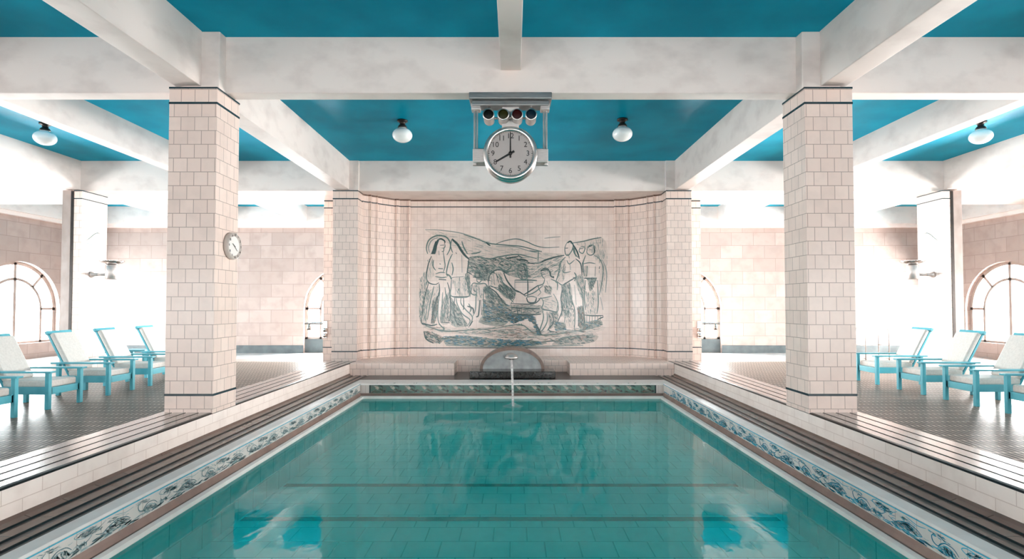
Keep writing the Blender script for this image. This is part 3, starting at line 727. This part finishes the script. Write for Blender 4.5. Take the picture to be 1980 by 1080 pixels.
# ================================================================= PAINTED FRIEZES
def inside(p, poly):
    x, y = p; r = False; j = len(poly) - 1
    for i in range(len(poly)):
        xi, yi = poly[i]; xj, yj = poly[j]
        if (yi > y) != (yj > y) and x < (xj - xi) * (y - yi) / (yj - yi) + xi: r = not r
        j = i
    return r
def hatch(m_, poly, mp, tones, step, length, width, ang, rnd=random, cover=1.0):
    xs = [p[0] for p in poly]; ys = [p[1] for p in poly]
    n = int((max(xs) - min(xs)) * (max(ys) - min(ys)) / (step * step) * cover)
    for _ in range(n):
        p = (rnd.uniform(min(xs), max(xs)), rnd.uniform(min(ys), max(ys)))
        if not inside(p, poly): continue
        a = ang + rnd.uniform(-.35, .35); l = length * rnd.uniform(.5, 1.2) / 2; dx, dy = math.cos(a) * l, math.sin(a) * l
        ribbon(m_, [(p[0] - dx, p[1] - dy), (p[0] + rnd.uniform(-.1, .1) * l, p[1] + rnd.uniform(-.1, .1) * l), (p[0] + dx, p[1] + dy)], width * rnd.uniform(.6, 1.3), mp, rnd.choice(tones), per=2)
FZ0, FZ1 = WATER + .105, ZW - .014
FH = FZ1 - FZ0
def side_frieze(sx, label):
    y0, y1 = PN, PF
    face_x = sx * (PX - .003)
    m_ = MB()
    p = [(face_x, y0, FZ0), (face_x, y1, FZ0), (face_x, y1, FZ1), (face_x, y0, FZ1)]
    m_.box(min(face_x, sx * PX), max(face_x, sx * PX), y0, y1, FZ0, FZ1, 'frieze_white')
    lay = [0]
    def mapper(u0):
        lay[0] += 1; d = .0012 + .00002 * (lay[0] % 40)
        return lambda u, v: (face_x - sx * d, (u0 + u) if sx > 0 else (u0 - u), FZ0 + .012 + v * .66)
    # top blue line
    mp = mapper(0)
    a, b_ = (y0, y1)
    q = [(face_x - sx * .001, a, FZ1 - .009), (face_x - sx * .001, b_, FZ1 - .009), (face_x - sx * .001, b_, FZ1), (face_x - sx * .001, a, FZ1)]
    m_.face(q, 'glaze_blue')
    rnd = random.Random(3 if sx > 0 else 5)
    T1 = ['glaze_blue', 'glaze_blue', 'glaze_grey', 'glaze_deep'] if sx > 0 else ['glaze_grey', 'glaze_grey', 'glaze_grey', 'glaze_slate']
    OD = 'glaze_deep' if sx > 0 else 'glaze_slate'
    per = .80; k = 0; u0 = y1 - .1 if sx < 0 else y0 + .1
    while True:
        base_ = u0 + per * k if sx > 0 else u0 - per * k
        if base_ > y1 - .75 and sx > 0 or base_ < y0 + .75 and sx < 0: break
        mp = mapper(base_)
        # big spotted fish near the bottom
        fish = [(.06, .045), (.11, .085), (.18, .10), (.25, .075), (.30, .04), (.36, .02), (.33, .045), (.36, .07), (.30, .06), (.22, .03), (.14, .02)]
        ribbon(m_, [(.05, .05), (.10, .09), (.18, .107), (.26, .08), (.31, .05), (.37, .075)], .010, mp, OD, flip=False)
        ribbon(m_, [(.05, .05), (.12, .018), (.2, .02), (.29, .045), (.37, .012)], .009, mp, T1[0])
        hatch(m_, fish[:6] + [(.2, .022), (.12, .02)], mapper(base_), T1, .0095, .03, .006, .3, rnd)
        # upper bird-like fish
        ribbon(m_, [(.02, .150), (.09, .135), (.15, .150), (.2, .165)], .009, mp, T1[0])
        hatch(m_, [(.30, .10), (.38, .155), (.46, .165), (.52, .135), (.45, .105), (.38, .095)], mapper(base_), T1, .0095, .03, .006, 2.6, rnd)
        ribbon(m_, [(.28, .165), (.34, .13), (.42, .15), (.5, .17), (.54, .14), (.47, .10), (.40, .09)], .009, mp, T1[1])
        ribbon(m_, [(.40, .09), (.44, .055), (.50, .05), (.52, .075)], .008, mp, OD)
        # sea-horse curl
        ribbon(m_, [(.56, .055), (.60, .10), (.66, .11), (.70, .08), (.72, .05), (.76, .07), (.77, .12), (.745, .15)], .010, mp, T1[3])
        ribbon(m_, [(.58, .04), (.62, .075), (.66, .085), (.69, .06), (.73, .025)], .010, mp, T1[0])
        hatch(m_, [(.56, .02), (.60, .07), (.68, .085), (.72, .03), (.66, .01)], mapper(base_), T1, .010, .03, .006, 1.2, rnd)
        ribbon(m_, [(.44, .03), (.47, .055), (.50, .03), (.53, .06), (.56, .03)], .007, mp, T1[0])
        hatch(m_, [(.62, .12), (.68, .165), (.80, .16), (.78, .13)], mapper(base_), T1[:3], .012, .03, .006, .2, rnd)
        hatch(m_, [(.10, .12), (.22, .15), (.26, .12), (.16, .105)], mapper(base_), T1[:3], .012, .03, .005, .4, rnd)
        hatch(m_, [(.40, .02), (.46, .06), (.54, .05), (.52, .02)], mapper(base_), T1, .012, .03, .006, 1.4, rnd)
        # weeds, dots
        for _ in range(9):
            cx_, cz_ = rnd.uniform(0, .8), rnd.uniform(.03, .16)
            ribbon(m_, [(cx_, cz_), (cx_ + rnd.uniform(.01, .03), cz_ + rnd.uniform(-.012, .012)), (cx_ + rnd.uniform(.03, .05), cz_ + rnd.uniform(-.02, .02))], .006, mapper(base_), rnd.choice(T1))
        k += 1
    # wave band along the bottom
    for _ in range(430):
        u = rnd.uniform(y0 + .05, y1 - .05); v = rnd.uniform(.004, .024 + .018 * max(0, math.sin(u * 7.85)))
        mp = mapper(0); s_ = 1 if sx > 0 else -1
        f2 = lambda uu, vv, mp=mp: (face_x - sx * .0012, uu, FZ0 + vv)
        ribbon(m_, [(u - .03, v - .004), (u, v), (u + .035, v + rnd.uniform(-.003, .006))], .008, f2, rnd.choice(T1), per=2)
    o = m_.build('tile_frieze', None, 0, (face_x, 5.3, FZ0)); o.location = (face_x, 5.3, FZ0)
    tag(o, label, 'frieze', 'painted tile friezes along the pool sides')
side_frieze(-1, 'long white tile frieze with grey-blue painted fish along the left pool side')
side_frieze(1, 'long white tile frieze with bright blue painted sea creatures along the right pool side')

m_ = MB(); fx0, fx1, fy = -2.505, 2.535, PF + .008
m_.box(fx0, fx1, fy, PF + .03, WATER + .085, ZW - .032, 'fish_green')
fz0 = WATER + .085; hh = ZW - .032 - fz0
m_.box(fx0 - .025, fx0, fy - .001, PF + .03, fz0, fz0 + hh, 'fish_dark')
m_.box(fx1, fx1 + .025, fy - .001, PF + .03, fz0, fz0 + hh, 'fish_dark')
rnd = random.Random(11); cw = (fx1 - fx0) / 18
for k in range(18):
    x0 = fx0 + cw * k
    lay = .0012
    def mp(u, v, x0=x0): return (x0 + u, fy - lay, fz0 + v)
    def P_(pts, mat, d):
        m_.face([(x0 + u, fy - d, fz0 + v) for u, v in pts], mat)
    j = lambda: rnd.uniform(-.006, .006)
    P_([(.055 + j(), .13), (.085, .085), (.125 + j(), .065), (.15, .085), (.14, .115), (.10, .125)], 'fish_flesh', .001)
    P_([(.15, .07), (.19, .045 + j()), (.235, .03), (.21, .06), (.17, .085)], 'fish_olive', .001)
    P_([(.10, .165), (.14, .125 + j()), (.19, .115), (.225, .10 + j()), (.2, .135), (.15, .16)], 'fish_dark', .0015)
    P_([(.075, .175), (.10, .14), (.13, .17)], 'fish_olive', .0012)
    P_([(.225, .048), (.25, .058), (.27, .04 + j()), (.255, .022), (.23, .025)], 'ink_black', .0015)
    ribbon(m_, [(.03, .16), (.06, .125), (.11, .07), (.17, .04)], .006, mp, 'paint_light')
    ribbon(m_, [(.02, .03), (.09, .022), (.18, .018)], .012, mp, 'fish_olive')
    ribbon(m_, [(.2, .17), (.25, .15), (.28, .16)], .008, mp, 'paint_blue' if rnd.random() < .4 else 'paint_mid')
    hatch(m_, [(.01, .01), (.28, .01), (.28, .06), (.01, .05)], mp, ['fish_olive', 'rim_brown', 'fish_green'], .03, .05, .010, 0, rnd)
    hatch(m_, [(.01, .10), (.28, .10), (.28, .18), (.01, .18)], mp, ['paint_mid', 'paint_mid', 'fish_green', 'paint_dark'], .035, .04, .008, .3, rnd)
o = m_.build('fish_panel', None, 0, (0, fy, fz0)); o.location = (0, fy, fz0)
tag(o, 'dark green row of glazed fish tiles below the coping at the far pool end', 'frieze')

# ================================================================= TILE MURAL (painted figures on the apse wall)
m_ = MB(); SM = 4.155; MY = MURY - .004
px2x = lambda px: (px - 990) / 1045 * MY
px2z = lambda py: 1.5 + (588 - py) / 1045 * MY
LAY = [0]
def mur():
    LAY[0] += 1; y = MY - .0004 - .000004 * (LAY[0] % 300)
    return lambda u, v: (px2x(790 + u / SM), y, px2z(430 + v / SM))
D, M_, L_, B_ = 'paint_dark', 'paint_mid', 'paint_light', 'paint_blue'
def st(tone, w, *pts): ribbon(m_, pts, w * 1.35, mur(), tone, flip=True)
rnd = random.Random(21); WL = [0]
def sh(poly, tones, ang=1.2, step=13, length=40, width=7, cover=1.0):
    xs = [p[0] for p in poly]; ys = [p[1] for p in poly]
    n = int((max(xs) - min(xs)) * (max(ys) - min(ys)) / (step * step) * cover)
    wash = {D: 'wash_dark', M_: 'wash_mid', L_: 'wash_light'}[tones[0]]
    WL[0] += 1; yw = MY - .0001 - .00002 * (WL[0] % 14)
    c = catmull([(p[0], p[1], 0) for p in poly] + [(poly[0][0], poly[0][1], 0)], 3)[:-1]
    from mathutils.geometry import tessellate_polygon
    for tri in tessellate_polygon([c]):
        q = [(px2x(790 + c[k].x / SM), yw, px2z(430 + c[k].y / SM)) for k in tri]
        if (q[1][0] - q[0][0]) * (q[2][2] - q[0][2]) - (q[1][2] - q[0][2]) * (q[2][0] - q[0][0]) < 0: q = q[::-1]
        m_.face(q, wash)
    for _ in range(int(n * 1.25)):
        p = (rnd.uniform(min(xs), max(xs)), rnd.uniform(min(ys), max(ys)))
        if not inside(p, poly): continue
        a = ang + rnd.uniform(-.3, .3); l = length * rnd.uniform(.4, 1.1) / 2.6; dx, dy = math.cos(a) * l, math.sin(a) * l
        ribbon(m_, [(p[0] - dx, p[1] - dy), (p[0] + dx * .1 + rnd.uniform(-3, 3), p[1] + dy * .1 + rnd.uniform(-3, 3)), (p[0] + dx, p[1] + dy)], width * rnd.uniform(.35, .8), mur(), rnd.choice(tones), flip=True, per=2)
# tones first (they lie under the contours)
sh([(490, 270), (720, 285), (900, 262), (965, 330), (1000, 440), (850, 440), (700, 380), (640, 480), (600, 420), (520, 400), (470, 430)], [M_, M_, L_, D], .35, 15, 55, 8)
sh([(560, 330), (700, 350), (640, 420), (610, 470), (520, 430)], [D, M_], .6, 13, 45, 8)
sh([(960, 330), (1240, 270), (1200, 420), (1000, 445)], [L_, L_, M_], -.35, 17, 60, 7)
sh([(130, 60), (520, 110), (700, 180), (1080, 235), (1240, 260), (960, 320), (880, 255), (640, 285), (490, 265)], [L_], .15, 34, 90, 5, .8)
sh([(1340, 170), (1560, 120), (1600, 300), (1560, 560), (1580, 640), (1530, 500), (1530, 300)], [L_], 1.5, 24, 60, 6)
sh([(85, 470), (135, 390), (150, 480), (120, 640), (105, 800), (85, 760)], [L_, L_, M_], 1.5, 14, 50, 7)
sh([(340, 600), (390, 680), (440, 760), (470, 830), (340, 820)], [D, M_, M_], .9, 13, 40, 8)
sh([(600, 620), (700, 640), (800, 660), (830, 740), (790, 800), (600, 790)], [D, D, M_, B_], .25, 12, 45, 8)
sh([(740, 470), (800, 510), (860, 560), (835, 615), (770, 600), (715, 530)], [D, D, M_], .8, 10, 34, 8)
sh([(780, 735), (960, 742), (1005, 755), (1045, 870), (1062, 905), (1040, 900), (1000, 815), (950, 770), (840, 810), (795, 780)], [D, D, B_], .15, 8, 36, 10)
sh([(815, 660), (1060, 665), (1060, 735), (830, 735)], [M_, D, L_], 0, 14, 40, 7)
sh([(450, 410), (485, 420), (500, 560), (490, 600), (470, 520)], [D, M_], 1.4, 10, 40, 8)
sh([(185, 640), (235, 590), (228, 740), (205, 810), (185, 800)], [D, M_, 'rim_brown'], 1.5, 9, 40, 7)
sh([(270, 620), (330, 560), (335, 790), (250, 800)], [M_, D, L_], 1.5, 12, 50, 7)
sh([(115, 560), (170, 540), (150, 700), (140, 800), (105, 790)], [L_, M_], 1.5, 12, 50, 7)
sh([(600, 520), (645, 505), (705, 615), (680, 655), (620, 625)], [D, M_], 1.0, 10, 34, 8)
sh([(645, 520), (700, 570), (780, 640), (740, 660), (640, 560)], [D, M_], .8, 11, 34, 7)
sh([(870, 340), (885, 345), (880, 410), (910, 450), (960, 440), (950, 340), (930, 340), (925, 430), (890, 420)], [M_, D], 1.4, 10, 30, 7)
sh([(1095, 505), (1150, 515), (1140, 575), (1090, 560)], [M_, D], 1.0, 11, 30, 7)
sh([(1225, 505), (1300, 495), (1315, 640), (1300, 760), (1225, 740)], [M_, L_, M_, D], 1.4, 11, 50, 7)
sh([(1355, 680), (1405, 680), (1420, 860), (1365, 840)], [D, M_, 'rim_brown'], 1.5, 9, 40, 8)
sh([(1435, 450), (1510, 448), (1490, 500), (1470, 545), (1450, 545)], [D, M_], 1.4, 9, 30, 8)
sh([(1330, 440), (1400, 420), (1420, 560), (1390, 620)], [M_, L_], 1.2, 13, 40, 7)
sh([(1170, 800), (1250, 800), (1260, 860), (1180, 870)], [D, B_, M_], .3, 10, 34, 8)
sh([(1420, 800), (1530, 780), (1550, 820), (1430, 850)], [D, M_, B_], .1, 11, 34, 8)
sh([(1120, 720), (1200, 720), (1190, 800), (1130, 850)], [M_, D], 1.3, 12, 34, 7)
sh([(120, 870), (190, 880), (280, 920), (260, 965), (180, 965), (135, 930)], [M_, D, 'rim_brown'], .5, 11, 36, 8)
sh([(290, 915), (450, 905), (700, 935), (1000, 945), (1110, 970), (900, 995), (500, 988), (300, 980)], [D, B_, M_, B_], .05, 13, 55, 9)
sh([(480, 880), (900, 850), (1300, 890), (1500, 880), (1480, 940), (1200, 950), (700, 925)], [L_, M_, 'rim_brown'], .05, 19, 70, 7)
sh([(1190, 940), (1500, 900), (1480, 960), (1300, 985), (1150, 985)], [M_, L_, D], .2, 15, 45, 7)
sh([(120, 830), (500, 850), (900, 815), (1100, 880), (1540, 830), (1500, 880), (1000, 900), (500, 895), (200, 880)], [L_, 'rim_brown', M_], .06, 24, 80, 6)
for poly, tn, an in (([(150, 560), (235, 500), (240, 560), (170, 720)], [L_, L_, M_], 1.9), ([(150, 300), (190, 280), (200, 420), (150, 450)], [L_, M_], 1.5), ([(345, 460), (450, 440), (480, 585), (400, 590)], [L_, M_], 1.5),
                     ([(1205, 330), (1260, 300), (1250, 460), (1200, 470)], [L_, M_], 1.8), ([(1410, 350), (1440, 350), (1435, 430), (1412, 430)], [M_, L_], 1.5), ([(1250, 660), (1330, 700), (1330, 850), (1250, 800)], [L_, M_, D], 1.5),
                     ([(1420, 560), (1510, 560), (1500, 735), (1420, 735)], [L_, M_], 1.5), ([(1080, 610), (1180, 600), (1190, 700), (1090, 690)], [L_], .2), ([(660, 410), (740, 395), (760, 470), (700, 505), (650, 490)], [L_, M_], 1.2),
                     ([(500, 500), (620, 500), (600, 620), (540, 620)], [L_, M_], 1.5), ([(660, 690), (800, 740), (760, 830), (560, 800)], [D, M_, D], .1)):
    sh(poly, tn, an, 17, 44, 6, .7)
# hills, sky
st(L_, 7, (130, 55), (250, 60), (400, 80), (500, 110), (600, 150), (680, 170)); st(M_, 7, (440, 95), (560, 135), (640, 165), (800, 182), (900, 190), (1000, 215), (1070, 232))
st(M_, 6, (690, 175), (760, 148), (860, 130), (940, 150), (1020, 185), (1100, 200), (1210, 195)); st(L_, 6, (700, 190), (850, 195), (960, 225), (1060, 250))
st(M_, 7, (1300, 165), (1400, 150), (1480, 130), (1550, 118)); st(L_, 5, (1090, 125), (1150, 118), (1220, 112)); st(L_, 5, (1480, 165), (1550, 160))
st(M_, 8, (480, 282), (560, 272), (640, 292), (720, 276), (800, 262), (880, 255), (960, 272), (1030, 290)); st(D, 10, (955, 325), (1040, 325), (1100, 300), (1180, 276), (1250, 262))
st(D, 8, (780, 290), (830, 280), (880, 272)); st(M_, 7, (970, 225), (1010, 230), (1070, 229)); st(M_, 6, (1042, 228), (1040, 270), (1038, 312)); st(D, 8, (620, 160), (640, 175), (655, 185)); st(M_, 8, (500, 250), (540, 245), (580, 232))
# woman with a halo of drapery
st(M_, 9, (150, 250), (140, 200), (160, 140), (210, 108), (260, 104), (305, 120), (332, 165), (328, 215), (305, 260)); st(L_, 8, (165, 240), (158, 190), (185, 140), (235, 118))
for q in range(5): st(D, 9, (215 + 6 * q, 150 - 3 * q), (205 + 4 * q, 185), (195 + 5 * q, 220), (180 + 7 * q, 252))
st(D, 9, (225, 142), (255, 130), (285, 145), (288, 165)); st(M_, 6, (286, 165), (290, 190), (281, 205), (278, 228), (262, 232)); st(D, 6, (250, 182), (282, 180)); st(M_, 5, (262, 205), (280, 204))
st(M_, 6, (240, 225), (242, 262)); st(M_, 6, (275, 232), (285, 300), (290, 350), (276, 402)); st(D, 7, (182, 268), (160, 320), (146, 380), (140, 440), (160, 482), (210, 497), (242, 482))
st(M_, 7, (198, 300), (194, 350), (216, 384)); st(M_, 7, (212, 432), (262, 442), (306, 436)); st(M_, 6, (214, 412), (255, 400), (292, 404)); st(D, 7, (246, 330), (256, 334)); st(M_, 10, (236, 368), (274, 371)); st(D, 10, (240, 455), (300, 460)); st(M_, 9, (298, 410), (330, 430), (340, 455))
st(D, 7, (160, 482), (132, 580), (112, 700), (104, 805), (150, 822)); st(M_, 7, (202, 510), (172, 640), (150, 780)); st(D, 8, (243, 490), (246, 560), (216, 640), (192, 740), (182, 812)); st(M_, 6, (250, 560), (235, 680), (240, 800), (292, 852)); st(M_, 6, (272, 560), (266, 700), (270, 802))
st(D, 7, (310, 480), (330, 560), (337, 700), (326, 792)); st(M_, 7, (290, 520), (302, 640), (282, 762)); st(M_, 7, (240, 812), (285, 858), (248, 862)); st(L_, 6, (180, 560), (150, 660), (135, 790)); st(D, 8, (110, 805), (180, 826), (230, 815)); st(D, 8, (260, 800), (330, 805))
# woman seen from behind
st(D, 14, (346, 130), (388, 170), (420, 222), (450, 262), (482, 292)); st(D, 8, (350, 140), (400, 190), (440, 250)); st(M_, 7, (344, 132), (335, 190), (352, 242)); st(M_, 8, (425, 148), (442, 200), (472, 252))
st(M_, 7, (350, 250), (322, 310), (302, 400), (312, 432)); st(D, 7, (482, 290), (476, 350), (466, 412)); st(M_, 7, (344, 320), (356, 372), (346, 424)); st(M_, 5, (425, 262), (428, 402)); st(M_, 6, (346, 442), (442, 432)); st(D, 6, (375, 240), (385, 250))
st(M_, 7, (345, 442), (339, 520), (345, 592), (482, 592), (474, 500), (448, 432)); st(M_, 5, (410, 480), (410, 590)); st(L_, 5, (372, 470), (374, 582)); st(L_, 5, (442, 470), (452, 582)); st(D, 9, (350, 594), (480, 594))
st(M_, 7, (378, 600), (392, 662), (430, 732), (492, 782), (470, 832)); st(M_, 7, (420, 602), (420, 650), (460, 702), (512, 762), (480, 842)); st(D, 7, (368, 602), (364, 720), (390, 812), (432, 822)); st(D, 6, (440, 602), (442, 682), (436, 700)); st(D, 9, (490, 830), (515, 790))
# child in a hat
st(D, 7, (513, 437), (560, 440), (612, 435)); st(M_, 6, (534, 430), (540, 395), (570, 389), (586, 430)); st(M_, 6, (545, 442), (548, 470), (565, 482), (582, 466), (584, 442)); st(D, 7, (548, 452), (562, 455)); st(M_, 7, (498, 512), (520, 486), (560, 492), (612, 490), (632, 522), (622, 562))
st(M_, 7, (510, 502), (500, 562), (530, 582), (546, 562)); st(D, 10, (520, 540), (535, 555)); st(M_, 6, (545, 522), (540, 602), (535, 702), (514, 752)); st(M_, 6, (600, 522), (600, 622), (606, 742), (622, 752)); st(D, 8, (570, 622), (560, 742), (540, 756)); st(D, 6, (576, 622), (586, 742)); st(M_, 7, (622, 502), (652, 562), (682, 612)); st(M_, 5, (560, 520), (575, 600))
st(M_, 8, (480, 650), (500, 690), (490, 720)); st(D, 9, (470, 670), (515, 690), (520, 730))
# man bending over the table
st(D, 7, (640, 502), (646, 430), (690, 386), (742, 380), (772, 402)); st(M_, 7, (720, 342), (750, 310), (800, 308), (822, 352), (782, 386), (730, 376)); st(D, 8, (770, 330), (800, 345)); st(M_, 8, (720, 350), (780, 390), (850, 384)); st(L_, 7, (760, 300), (830, 330), (860, 380))
st(D, 9, (762, 402), (792, 470), (852, 542), (902, 562)); st(M_, 7, (720, 412), (742, 452), (772, 512), (832, 562)); st(M_, 6, (680, 420), (690, 502)); st(D, 7, (702, 410), (722, 482)); st(L_, 6, (665, 430), (665, 500)); st(D, 8, (640, 518), (700, 560), (762, 642), (792, 662)); st(M_, 7, (652, 502), (722, 542), (792, 592), (842, 642)); st(D, 7, (640, 512), (712, 522))
# jar, box, table, bowl
st(M_, 6, (880, 340), (875, 410), (902, 452), (952, 442), (942, 340), (905, 328), (880, 340)); st(D, 9, (922, 332), (940, 402)); st(D, 10, (870, 300), (920, 298), (960, 310))
st(M_, 9, (852, 462), (970, 462), (1030, 466)); st(L_, 12, (855, 478), (1000, 478)); st(M_, 6, (852, 462), (852, 602)); st(D, 7, (955, 450), (957, 520), (955, 602)); st(D, 7, (850, 540), (885, 555), (940, 590)); st(D, 8, (920, 582), (980, 545), (1042, 502))
st(M_, 7, (852, 602), (820, 650)); st(D, 7, (820, 650), (1000, 652), (1062, 602)); st(D, 9, (820, 682), (940, 690), (1052, 690)); st(M_, 6, (820, 650), (830, 732)); st(D, 10, (830, 732), (950, 740), (1062, 735)); st(D, 9, (945, 602), (962, 640), (1012, 640), (1026, 602)); st(M_, 6, (945, 602), (985, 592), (1026, 602)); st(D, 10, (870, 690), (875, 730)); st(M_, 8, (905, 695), (905, 730))
# seated girl
for q in range(3): st(D, 9, (1060, 382 + 4 * q), (1100, 366 + 6 * q), (1132, 392), (1142, 430), (1168, 446 - 6 * q))
st(M_, 6, (1062, 392), (1072, 430), (1092, 452)); st(M_, 7, (1092, 452), (1080, 492), (1040, 512), (1062, 562)); st(M_, 7, (1140, 452), (1192, 482), (1192, 542)); st(M_, 7, (1082, 502), (1010, 560), (930, 592)); st(D, 6, (1085, 510), (1110, 545)); st(M_, 6, (1062, 562), (1035, 590)); st(L_, 6, (1110, 470), (1120, 500))
st(M_, 7, (1062, 602), (1082, 642), (1070, 692), (1130, 706), (1192, 716), (1196, 642), (1162, 572)); st(M_, 6, (1040, 612), (1100, 602), (1150, 590)); st(D, 6, (1072, 692), (1192, 718)); st(M_, 7, (1070, 702), (1082, 762), (1052, 862), (1040, 892)); st(M_, 7, (1110, 716), (1112, 792), (1082, 852), (1062, 872)); st(D, 7, (1152, 722), (1162, 802), (1122, 862), (1190, 880)); st(D, 10, (1010, 800), (1040, 850), (1062, 900)); st(M_, 7, (1150, 800), (1110, 870))
# tall standing woman
st(M_, 6, (1272, 160), (1300, 150), (1322, 176), (1312, 222), (1282, 262), (1260, 252), (1255, 200), (1272, 160)); st(D, 10, (1275, 162), (1300, 150), (1322, 178)); st(D, 7, (1258, 206), (1280, 204)); st(D, 9, (1312, 162), (1352, 230), (1372, 292)); st(M_, 8, (1330, 200), (1342, 272)); st(M_, 8, (1320, 180), (1330, 240), (1360, 280)); st(M_, 6, (1285, 262), (1290, 286)); st(D, 6, (1270, 255), (1295, 258))
st(M_, 8, (1260, 276), (1222, 320), (1206, 400), (1180, 482)); st(M_, 6, (1250, 332), (1240, 392), (1262, 402), (1302, 392)); st(D, 7, (1342, 290), (1382, 332), (1392, 422)); st(M_, 6, (1270, 302), (1290, 332), (1332, 300)); st(M_, 7, (1190, 472), (1232, 502), (1262, 482)); st(D, 7, (1242, 502), (1290, 470), (1342, 440)); st(L_, 7, (1295, 330), (1300, 380)); st(M_, 8, (1330, 400), (1345, 430), (1330, 470)); st(D, 7, (1318, 440), (1345, 445))
st(D, 7, (1242, 512), (1222, 602), (1232, 702), (1202, 782), (1182, 832)); st(M_, 7, (1346, 452), (1392, 562), (1402, 682), (1416, 862)); st(M_, 7, (1290, 482), (1302, 602), (1332, 702), (1330, 862)); st(M_, 6, (1260, 522), (1250, 682)); st(D, 8, (1370, 682), (1360, 832)); st(L_, 6, (1330, 500), (1345, 660)); st(M_, 7, (1260, 700), (1250, 800)); st(M_, 7, (1250, 860), (1400, 872)); st(D, 7, (1270, 690), (1320, 695)); st(M_, 6, (1200, 640), (1180, 740)); st(D, 8, (1330, 860), (1410, 880))
# two men at the right
st(M_, 6, (1380, 195), (1370, 230), (1400, 246), (1416, 200), (1384, 190)); st(D, 6, (1375, 210), (1400, 208)); st(M_, 6, (1440, 192), (1432, 240), (1460, 262), (1492, 242), (1494, 190), (1465, 178), (1440, 192)); st(D, 9, (1484, 186), (1494, 212), (1490, 246)); st(D, 7, (1440, 200), (1452, 190), (1475, 184)); st(D, 5, (1455, 215), (1470, 218))
st(M_, 7, (1422, 262), (1400, 332), (1410, 432)); st(M_, 7, (1490, 262), (1532, 290), (1562, 362), (1552, 482), (1530, 582)); st(L_, 7, (1556, 300), (1590, 400), (1580, 562)); st(D, 9, (1408, 446), (1460, 448), (1512, 446)); st(M_, 6, (1400, 332), (1452, 322), (1500, 330)); st(M_, 6, (1432, 352), (1430, 432)); st(M_, 6, (1500, 352), (1496, 432)); st(D, 7, (1395, 320), (1400, 400)); st(D, 7, (1535, 350), (1530, 370))
st(M_, 7, (1420, 462), (1410, 602), (1420, 702)); st(M_, 6, (1480, 542), (1482, 642)); st(M_, 7, (1516, 462), (1522, 642), (1510, 732)); st(M_, 6, (1445, 560), (1440, 640)); st(D, 6, (1470, 600), (1490, 620)); st(L_, 7, (1540, 600), (1560, 700))
st(D, 7, (1410, 742), (1480, 748), (1562, 746)); 
for q in range(6): st(M_, 6, (1430 + 22 * q, 748), (1428 + 22 * q, 800 - 3 * q))
st(D, 7, (1520, 775), (1545, 765), (1565, 755))
# ground
st(M_, 8, (110, 812), (200, 850), (300, 872), (500, 862), (700, 848)); st(M_, 7, (130, 872), (200, 912), (300, 942)); st(D, 8, (124, 872), (140, 932), (200, 968)); st(M_, 7, (700, 850), (900, 820), (1040, 900), (1300, 880), (1540, 830)); st(L_, 8, (300, 985), (700, 998), (1100, 992), (1400, 985)); st(D, 8, (1300, 940), (1360, 920), (1390, 950)); st(D, 7, (1060, 960), (1150, 950), (1230, 955)); st(M_, 8, (1190, 965), (1220, 930), (1300, 915), (1480, 900)); st(D, 7, (905, 810), (910, 830)); st(D, 8, (560, 950), (620, 955)); st(B_, 12, (560, 965), (600, 972)); st(B_, 12, (820, 970), (880, 960), (940, 965))
o = m_.build('tile_mural', None, 0, (0, MY, .5)); o.location = (0, MY, .5)
tag(o, 'large tile mural of country people in green-grey line drawing on the end wall', 'mural')
